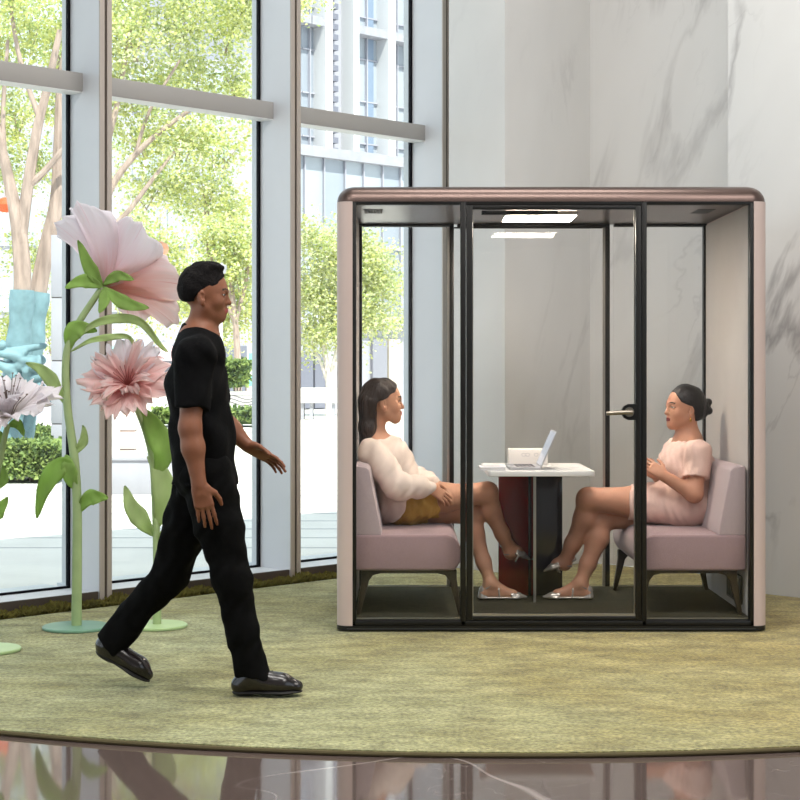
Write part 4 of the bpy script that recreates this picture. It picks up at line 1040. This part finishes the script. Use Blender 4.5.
def waves(amp, fr, seed=0):
    r = np.random.default_rng(seed); ks = r.normal(0, 1, (5, 3))*np.array(fr); ph = r.uniform(0, 6.28, 5)
    def fold(X, Y, Z):
        o = 0
        for k, p in zip(ks, ph): o = o+np.sin(k[0]*X+k[1]*Y+k[2]*Z+p+1.2*np.sin(.5*k[1]*X-.4*k[0]*Z+p))
        return o*(amp/2.2)
    return fold
M['skin_f'] = skin_mat('skin_light', (192, 142, 114)); M['skin_p'] = skin_mat('skin_warm', (192, 140, 114)); M['skin_m'] = skin_mat('skin_tan', (132, 84, 60))
M['hair'] = mat('dark_brown_hair', (44, 32, 27), .42, 0, .4, .25, 40, .5, 60, stretch=(3, 3, .25)); M['hairb'] = mat('black_hair', (24, 20, 20), .4, 0, .4, .2, 40, .5, 70)
M['hairm'] = mat('short_black_hair', (20, 17, 17), .85, 0, .15, .2, 60, .6, 120)
M['blouse'] = mat('cream_blouse', (228, 212, 200), .85, 0, .2, .03, 30, .15, 90); M['shorts'] = mat('mustard_shorts', (176, 140, 70), .85, 0, .2, .08, 30, .2, 90)
M['pinkdress'] = mat('pink_dress', (226, 194, 182), .85, 0, .2, .03, 30, .15, 90)
M['silver'] = mat('silver_leather', (206, 198, 188), .25, .55); M['shoe_sole'] = mat('tan_sole', (120, 96, 78), .6)
M['black_shirt'] = mat('black_jersey', (9, 9, 10), .9, 0, .1, .2, 40, .2, 90); M['black_trousers'] = mat('black_trousers', (8, 8, 8), .9, 0, .1, .2, 40, .2, 80)
M['black_shoe'] = mat('black_leather', (26, 20, 20), .22, 0, .6); M['gold'] = mat('gold', (206, 160, 90), .25, 1)

def foot(S, ankle, toe, up=(0, 0, 1), k=1.0):
    a, t = V(ankle), V(toe); u = V(up); f = (t-a); f = (f-u*f.dot(u)).normalized(); drop = (a-t).dot(u)
    heel = a-f*.035*k-u*(drop-.030*k); ball = t-f*.06*k+u*.022*k
    S.cone(a, heel, .034*k, .030*k, .02); S.cone(a-u*.005, ball, .035*k, .020*k, .025, 'u'); S.cone(heel, ball, .027*k, .024*k, .02); S.cone(ball, t-f*.012*k+u*.010*k, .022*k, .013*k, .015)
def flat_shoe(name, root, ankle, toe, label, up=(0, 0, 1), k=1.0):
    """pointed metallic flat with a sole, closed toe, heel cup and two crossed straps"""
    a, t = V(ankle), V(toe); u = V(up).normalized(); f = (t-a); f = (f-u*f.dot(u)).normalized(); l = u.cross(f); drop = (a-t).dot(u)
    heel = a-f*.040*k-u*drop; S = Sculpt()
    S.chain([heel+u*.005, a+f*.06*k-u*(drop-.005), t-f*.05*k+u*.005, t+f*.016*k+u*.006], [.030*k, .027*k, .034*k, .009*k], .01, 'u', (u, .3))
    S.chain([t-f*.062*k+u*.016*k, t-f*.03*k+u*.014*k, t+f*.016*k+u*.008*k], [.036*k, .027*k, .009*k], .006, 'u', (u, .75), cuts=[(t-f*.055*k, -f*.8-u*.6)])
    S.cone(heel+u*.008, heel+u*.045*k+f*.004, .034*k, .031*k, .006, 'u', None, [(heel+f*.022*k, f*.8-u*.25), (heel, -u)])
    o = sculpt_obj(name, S, M['silver'], root, .0032); 
    if label: o['label'] = label
    st = MB()
    for s in (1, -1):
        pts = [a+f*.05*k-u*(drop-.008)+l*s*.032*k, a+f*.046*k-u*.036*k+l*s*.030*k, a+f*.045*k-u*.006*k+l*s*.008*k, a+f*.026*k+u*.004*k-l*s*.026*k, a+f*.0*k-u*.012*k-l*s*.038*k, a-f*.03*k-u*.03*k-l*s*.03*k]
        st.tube(smooth_path(pts, 5), .0052*k, 6)
    st.build('strap', M['silver'], o, smooth=True)
    return o

# ---- woman on the left, facing right, legs crossed
DL = 8.84
pl = thing('person', P(404, 523, DL), 'woman in cream blouse and mustard shorts with long dark hair, sitting cross-legged facing right', 'person')
chin = P(383.5, 423, DL); frl = basis((.97, .10, .02), (-.10, 0, 1), .238, chin)
S = Sculpt(); head(S, frl)
nb = P(374.5, 440, DL); shn, shf = P(371, 452, DL-.165), P(386, 450, DL+.16)
S.cone(P(377, 418, DL), nb, .048, .052, .03); S.cone(nb, shn+V((0, .05, .0)), .05, .042, .05); S.cone(nb, shf-V((0, .05, 0)), .05, .042, .05)
chest, waist, pelv = P(383, 460, DL), P(396, 482, DL), P(405, 503, DL)
S.chain([nb+V((0, 0, -.03)), chest, waist, pelv], [.06, .105, .098, .112], .05)
S.ell(chest+V((.04, 0, .0)), (.09, .145, .12), .05)
S.ell(pelv, (.12, .17, .10), .05)
eln, eln2 = P(399, 487, DL-.26), P(416, 480, DL+.16)
wrn, wrf = P(430, 487, DL-.20), P(434, 483, DL-.07)
S.chain([shn, eln, wrn], [.046, .036, .026], .03); S.chain([shf, eln2, wrf], [.046, .036, .026], .03)
hand(S, wrn, (.80, .22, -.56), (.1, .8, -.6), (.3, .5, .8), .165, (.15, .3, .3)); hand(S, wrf, (.62, -.62, -.42), (.0, .2, -1), (.8, .5, .1), .165, (.25, .5, .35))
hipn, hipf = P(406, 503, DL-.09), P(404, 506, DL+.09)
knn, anl_n = P(487.5, 492.5, DL-.02), P(511, 552, DL+.07)
knf, anl_f = P(473, 514, DL+.05), P(490.5, 583, DL-.03)
toen, toef = P(526, 559, DL+.06), P(523, 598.2, DL-.03)
S.chain([hipn, lerp(hipn, knn, .5), knn], [.088, .072, .055], .03); S.chain([hipf, lerp(hipf, knf, .5), knf], [.088, .072, .054], .03)
for k_, a_ in ((knn, anl_n), (knf, anl_f)):
    bk = V((-.02, 0, 0)); S.chain([k_, lerp(k_, a_, .3)+bk, lerp(k_, a_, .7)+bk*.4, a_], [.052, .051, .037, .031], .03)
foot(S, anl_n, toen, V((.42, 0, .9)).normalized(), .93); foot(S, anl_f, toef, (0, 0, 1), .93)
body = sculpt_obj('body', S, [M['skin_f'], M['lip'], M['eye'], M['eyewhite'], M['brow']], pl, .0038, None, face_paint(frl))
# hair: smooth cap and a long fall down the back
S = Sculpt(); S.frame(*frl)
S.ell((-.014, 0, .139), (.101, .081, .094), .01, 'u', None, [((.064, 0, .178), (.90, 0, -.30)), ((.01, 0, .128), (.42, 0, -.9))])
S.ell((-.035, 0, .095), (.078, .080, .10), .02, 'u', None, [((-.040, 0, .12), (1, 0, -.22))])
S.frame()
S.chain([P(369, 402, DL), P(368.5, 428, DL-.01), P(366.5, 450, DL-.02), P(365.5, 478, DL-.02)], [.05, .046, .034, .022], .03, 'u', (V((0, 1, 0)), 1.7))
hr = sculpt_obj('hair', S, M['hair'], pl, .0038, waves(.003, (30, 110, 8), 3))
# blouse: loose puffed sleeves gathered at the wrists
S = Sculpt()
S.chain([nb+V((0, 0, -.05)), chest, waist, P(402, 506, DL)], [.07, .116, .124, .146], .05, 'u', (V((0, 1, 0)), 1.12), [(nb+V((0, 0, -.008)), V((.25, 0, 1))), (P(410, 506, DL), V((.56, 0, -.83)))])
S.cone(nb+V((0, -.02, -.03)), shn, .06, .066, .04, 'u', None, [(nb+V((0, 0, .004)), V((.3, 0, 1)))]); S.cone(nb+V((0, .02, -.03)), shf, .06, .066, .04, 'u', None, [(nb+V((0, 0, .004)), V((.3, 0, 1)))])
S.ell(pelv+V((-.012, 0, .0)), (.145, .198, .125), .04, 'u', None, [(P(410, 506, DL), V((.56, 0, -.83)))])
S.ell(chest+V((.05, 0, 0)), (.10, .155, .13), .05)
S.chain([shn, lerp(shn, eln, .55), eln, lerp(eln, wrn, .55), wrn], [.068, .070, .070, .058, .034], .03); S.chain([shf, lerp(shf, eln2, .55), eln2, lerp(eln2, wrf, .55), wrf], [.068, .068, .066, .056, .034], .03)
sculpt_obj('blouse', S, M['blouse'], pl, .0042, waves(.0042, (70, 22, 40), 5))
S = Sculpt(); S.ell(pelv+V((.005, 0, -.01)), (.132, .182, .112), .04); 
for h_, k_ in ((hipn, knn), (hipf, knf)):
    e = lerp(h_, k_, .36); S.cone(h_, e, .104, .098, .03, 'u', None, [(e, (k_-h_))])
sculpt_obj('shorts', S, M['shorts'], pl, .0042, waves(.006, (60, 50, 50), 8))
flat_shoe('shoe', pl, anl_n, toen, None, V((.42, 0, .9)), .93); flat_shoe('shoe', pl, anl_f, toef, None, (0, 0, 1), .93)

# ---- woman on the right, facing left, legs crossed
pr_ = thing('person', P(688, 523, DL), 'woman in pale pink dress with her black hair in a bun, sitting cross-legged facing left', 'person')
chin = P(683, 429, DL); frr = basis((-.93, -.30, .04), (.08, 0, 1), .238, chin)
S = Sculpt(); head(S, frr)
nb = P(688, 441, DL); shn, shf = P(698, 453, DL-.17), P(676, 450, DL+.16)
S.cone(P(687, 420, DL), nb, .053, .058, .03); S.cone(nb, shn+V((0, .05, 0)), .055, .05, .05); S.cone(nb, shf-V((0, .05, 0)), .055, .05, .05)
chest, waist, pelv = P(689, 465, DL), P(690, 487, DL), P(690, 503, DL)
S.chain([nb+V((0, 0, -.03)), chest, waist, pelv], [.066, .112, .112, .118], .05)
S.ell(chest+V((-.045, 0, -.01)), (.10, .155, .12), .05); S.ell(pelv, (.125, .18, .105), .05)
eln, elf = P(694, 494, DL-.235), P(668, 488, DL+.19)
wrn, wrf = P(664, 476, DL-.22), P(655, 474, DL-.02)
S.chain([shn, eln, wrn], [.054, .043, .029], .03); S.chain([shf, elf, wrf], [.052, .041, .028], .03)
hand(S, wrn, (-.72, .35, .55), (-.25, .9, -.1), (-.35, .1, .9), .17, (.3, .4, .3)); hand(S, wrf, (-.75, -.3, .45), (-.2, -.9, -.1), (-.35, -.1, .9), .17, (.3, .4, .35))
hipn, hipf = P(683, 505, DL-.09), P(684, 508, DL+.09)
knn, ann_ = P(588, 499, DL-.02), P(564, 563, DL+.08)
knf, anf_ = P(600, 519, DL+.04), P(580.5, 583, DL-.02)
toen, toef = P(548, 571, DL+.07), P(547, 598, DL-.02)
S.chain([hipn, lerp(hipn, knn, .5), knn], [.098, .082, .060], .03); S.chain([hipf, lerp(hipf, knf, .5), knf], [.098, .082, .059], .03)
for k_, a_ in ((knn, ann_), (knf, anf_)):
    bk = V((.02, 0, 0)); S.chain([k_, lerp(k_, a_, .3)+bk, lerp(k_, a_, .7)+bk*.4, a_], [.056, .056, .041, .034], .03)
foot(S, ann_, toen, V((-.35, 0, .93)).normalized(), .95); foot(S, anf_, toef, (0, 0, 1), .95)
sculpt_obj('body', S, [M['skin_p'], M['lipdark'], M['eye'], M['eyewhite'], M['brow']], pr_, .0038, None, face_paint(frr))
S = Sculpt(); S.frame(*frr)
S.ell((-.014, 0, .139), (.099, .079, .089), .01, 'u', None, [((.067, 0, .182), (.88, 0, -.34)), ((.012, 0, .122), (.38, 0, -.92))])
S.ell((-.035, 0, .105), (.078, .074, .085), .02, 'u', None, [((-.018, 0, .12), (1, 0, -.25)), ((-.02, 0, .045), (0, 0, -1))])
S.ell((-.105, 0, .112), (.036, .040, .044), .015); S.ell((-.132, 0, .140), (.022, .028, .022), .01); S.ell((-.136, 0, .098), (.022, .028, .022), .01); S.ell((-.10, 0, .075), (.024, .03, .026), .012)
sculpt_obj('hair', S, M['hairb'], pr_, .0036, waves(.002, (60, 60, 60), 4))
for s in (1, -1):
    S = Sculpt(); S.frame(*frr); S.ell((.002, s*.082, .050), (.006, .004, .011), .002); sculpt_obj('earring', S, M['gold'], pr_, .0022)
S = Sculpt()
ncut = (nb+V((0, 0, -.004)), V((-.35, 0, 1)))
S.chain([nb+V((0, 0, -.05)), chest, waist, P(690, 508, DL)], [.075, .128, .128, .138], .05, 'u', (V((0, 1, 0)), 1.14), [ncut, (P(690, 520, DL), V((0, 0, -1)))])
S.cone(nb+V((0, -.02, -.03)), shn, .066, .068, .04, 'u', None, [ncut]); S.cone(nb+V((0, .02, -.03)), shf, .066, .068, .04, 'u', None, [ncut])
S.ell(chest+V((-.055, 0, -.01)), (.108, .162, .13), .05); S.ell(waist+V((-.04, 0, -.01)), (.115, .15, .10), .05)
for a, b in ((shn, eln), (shf, elf)):
    e = lerp(a, b, .62); S.cone(a, e, .070, .070, .03, 'u', None, [(e, b-a)])
for h_, k_ in ((hipn, knn), (hipf, knf)):
    e = lerp(h_, k_, .56); S.cone(h_, e, .118, .096, .04, 'u', None, [(e, (k_-h_))])
S.ell(pelv+V((.01, 0, -.01)), (.14, .19, .112), .04)
sculpt_obj('dress', S, M['pinkdress'], pr_, .0042, waves(.004, (60, 50, 26), 11))
flat_shoe('shoe', pr_, ann_, toen, None, V((-.35, 0, .93)), .95); flat_shoe('shoe', pr_, anf_, toef, None, (0, 0, 1), .95)

# ---- man walking to the right
DM = 6.61
pm = thing('person', P(215, 692, DM), 'man in black short-sleeved shirt and black trousers striding to the right across the carpet', 'person')
chin = P(204, 321, DM); frm = basis((.99, -.02, -.05), (.03, 0, 1), .222, chin)
S = Sculpt(); head(S, frm, False)
nb = P(199, 340, DM); shn, shf = P(195, 356, DM-.185), P(203, 355, DM+.185)
S.cone(P(203, 318, DM), nb, .056, .060, .03); S.cone(nb, shn+V((0, .05, 0)), .062, .055, .05); S.cone(nb, shf-V((0, .05, 0)), .062, .055, .05)
chest, waist, pelv = P(198, 385, DM), P(203, 435, DM), P(204, 470, DM)
S.chain([nb+V((0, 0, -.03)), chest, waist, pelv], [.075, .10, .09, .10], .05, 'u', (V((0, 1, 0)), 1.5))
S.ell(pelv, (.105, .165, .10), .05)
eln, elf = P(190, 428, DM-.25), P(221, 420, DM+.25); wrn, wrf = P(199, 484, DM-.26), P(248, 446, DM+.22)
S.chain([shn, lerp(shn, eln, .5), eln, lerp(eln, wrn, .35), wrn], [.058, .049, .040, .041, .027], .03); S.chain([shf, lerp(shf, elf, .5), elf, lerp(elf, wrf, .35), wrf], [.058, .049, .040, .041, .027], .03)
hand(S, wrn, (.22, .05, -.97), (-.2, .97, 0), (.95, .1, .2), .19, (.15, .3, .3)); hand(S, wrf, (.87, -.05, -.48), (-.3, -.6, -.7), (.4, -.6, .5), .19, (.1, .2, .2))
hipn, hipf = P(207, 474, DM-.09), P(203, 474, DM+.09)
knn, ann_ = P(232, 580, DM-.10), P(250, 670, DM-.08); knf, anf_ = P(170, 575, DM+.10), P(111, 641, DM+.10)
toen = P(300, 692.5, DM-.08)
S.chain([hipn, knn, ann_], [.085, .056, .036], .03); S.chain([hipf, knf, anf_], [.085, .056, .036], .03)
fu = V((-.86, 0, .50)); ff = V((.50, 0, .86))*-1
toer = P(143, 685, DM+.10); 
S.cone(ann_, ann_+V((.035, 0, -.045)), .034, .024, .02); S.cone(ann_, ann_-V((.01, 0, .04)), .034, .028, .02)
S.cone(anf_, lerp(anf_, toer, .35), .034, .024, .02)
sculpt_obj('body', S, [M['skin_m'], M['lip'], M['eye'], M['eyewhite'], M['brow']], pm, .0042, None, face_paint(frm))
S = Sculpt(); S.frame(*frm)
S.ell((-.014, 0, .143), (.099, .079, .093), .01, 'u', None, [((.070, 0, .182), (.88, 0, -.36)), ((.0, 0, .125), (.34, 0, -.94))])
S.ell((-.032, 0, .125), (.074, .076, .08), .02, 'u', None, [((-.02, 0, .12), (1, 0, -.3)), ((-.02, 0, .074), (0, 0, -1))])
S.ell((.016, 0, .218), (.056, .058, .022), .025)
sculpt_obj('hair', S, M['hairm'], pm, .0036, waves(.002, (80, 80, 70), 9))
S = Sculpt(); ncut = (P(200, 332, DM), V((.42, 0, 1)))
S.cone(nb+V((0, 0, .05)), nb+V((0, 0, -.05)), .068, .085, .03, 'u', None, [ncut])
S.chain([nb+V((0, 0, -.04)), chest, waist, P(205, 492, DM)], [.088, .114, .116, .130], .05, 'u', (V((0, 1, 0)), 1.5), [ncut, (P(204, 483, DM), V((0, 0, -1)))])
S.cone(nb+V((0, -.02, -.03)), shn, .080, .074, .04, 'u', None, [ncut]); S.cone(nb+V((0, .02, -.03)), shf, .080, .074, .04, 'u', None, [ncut])
for a, b in ((shn, eln), (shf, elf)):
    e = lerp(a, b, .74); S.cone(a, e, .076, .066, .03, 'u', None, [(e, b-a)])
sh_ = sculpt_obj('shirt', S, M['black_shirt'], pm, .0045, waves(.005, (34, 28, 36), 12))
S = Sculpt(); S.cone(nb+V((-.004, 0, .0)), nb+V((.006, 0, .06)), .078, .068, .01, 'u', None, [(P(200, 329, DM), V((.42, 0, 1))), (P(200, 335, DM), V((-.42, 0, -1)))])
sculpt_obj('collar', S, M['black_shirt'], sh_, .004)
S = Sculpt(); S.ell(pelv+V((0, 0, -.01)), (.118, .178, .125), .05, 'u', None, [(P(204, 466, DM), V((0, 0, 1)))])
for h_, k_, a_ in ((hipn, knn, ann_), (hipf, knf, anf_)):
    S.chain([h_, lerp(h_, k_, .5), k_, lerp(k_, a_, .6)], [.108, .092, .073, .063], .03)
    sd_ = (a_-k_).normalized(); S.cone(lerp(k_, a_, .6), a_+sd_*.07+V((.012, 0, 0)), .063, .068, .02, 'u', None, [(a_+sd_*.022, sd_*1.0+V((-.25, 0, 0)))])
sculpt_obj('trousers', S, M['black_trousers'], pm, .0048, waves(.0042, (34, 26, 34), 14))
def oxford(ankle, ball, toe, heel, up):
    a, t, hl, u = V(ankle), V(toe), V(heel), V(up).normalized(); f = (t-hl).normalized(); ba = V(ball)
    S = Sculpt()
    S.chain([hl+u*.034+f*.03, ba+u*.038, t+u*.027-f*.03], [.036, .044, .030], .02, 'u', (u, .85))
    S.cone(a-u*.02, ba+u*.03, .046, .034, .03); S.cone(a-u*.025, hl+u*.03+f*.03, .046, .038, .02)
    S.cone(a+u*.03, a+u*.12, .06, None, .004, 's')
    o = sculpt_obj('shoe', S, M['black_shoe'], pm, .004)
    S = Sculpt(); S.chain([hl+u*.006+f*.032, ba+u*.006, t+u*.008-f*.034], [.037, .046, .034], .02, 'u', (u, .22)); S.cone(hl+u*.001+f*.03, hl+f*.05+u*.001, .034, .034, .01, 'u', (u, .35))
    sculpt_obj('sole', S, mat('black_rubber', (14, 12, 12), .6) if 'black_rubber' not in bpy.data.materials else bpy.data.materials['black_rubber'], o, .004)
    lc = MB(); l = u.cross(f)
    for q in (.35, .5, .65):
        p = lerp(a-u*.02, ba+u*.03, q)+u*.041+f*.008; lc.tube([p-l*.02-u*.006, p+u*.002, p+l*.02-u*.006], .0028, 6)
    lc.build('laces', M['black_trousers'], o)
zg = .012
hl = V((P(234, 690, DM-.08).x, DM-.08, zg)); tt = V((P(303, 692, DM-.08).x, DM-.08, zg)); oxford(ann_, lerp(hl, tt, .68), tt, hl, (0, 0, 1))
tr = V((P(149, 687, DM+.10).x, DM+.10, zg+.004)); br = P(136, 682.5, DM+.10); br.z = .03; hr_ = P(97, 652, DM+.10)
oxford(anf_, lerp(hr_, tr, .7)+V((0, 0, .0)), tr, hr_, V((-(tr-hr_).z, 0, (tr-hr_).x)))
SKY, SUN, EXPO = 1.5, 8.0, 0.2
LAMPS = [(0.5, 5.2, 3.0, 1.2, 155), (3.2, 3.5, 1.2, 3.0, 140), (-2.5, 3.0, 2.5, 1.2, 110), (0.8, 8.2, 2.4, .8, 80)]
# ------------------------------------------------------------------ light
w = bpy.data.worlds.new('sky'); SC.world = w; w.use_nodes = True
bg = w.node_tree.nodes['Background']; bg.inputs['Color'].default_value = (.80, .90, 1.0, 1); bg.inputs['Strength'].default_value = SKY
sun = bpy.data.lights.new('sun', 'SUN'); so = bpy.data.objects.new('sun', sun); COL.objects.link(so)
sun.energy = SUN; sun.angle = math.radians(.6); sun.color = (1, .95, .86)
sd = V((-.30, .62, -1.05)).normalized()              # sunlight runs outwards from over the hall's roof
so.rotation_euler = (-sd).to_track_quat('Z', 'Y').to_euler(); so.location = (0, 0, 20)
def area(name, loc, sx, sy, power, col, rot=(0, 0, 0)):
    l = bpy.data.lights.new(name, 'AREA'); l.shape = 'RECTANGLE'; l.size = sx; l.size_y = sy; l.energy = power; l.color = col
    o = bpy.data.objects.new(name, l); COL.objects.link(o); o.location = loc; o.rotation_euler = rot; return o
for i, (x, y, sx, sy, p) in enumerate(LAMPS):
    area('ceiling_lamp', (x, y, CEIL-.03), sx, sy, p, (1, .97, .93))
SC.view_settings.view_transform = 'Standard'; SC.view_settings.look = 'None'; SC.view_settings.gamma = 1
SC.view_settings.exposure = EXPO; SC.view_settings.use_curve_mapping = False
SC.cycles.use_denoising = True
SC.cycles.max_bounces = 12; SC.cycles.transparent_max_bounces = 24; SC.cycles.glossy_bounces = 5; SC.cycles.diffuse_bounces = 5
SC.cycles.sample_clamp_indirect = 8; SC.cycles.caustics_reflective = False; SC.cycles.caustics_refractive = False
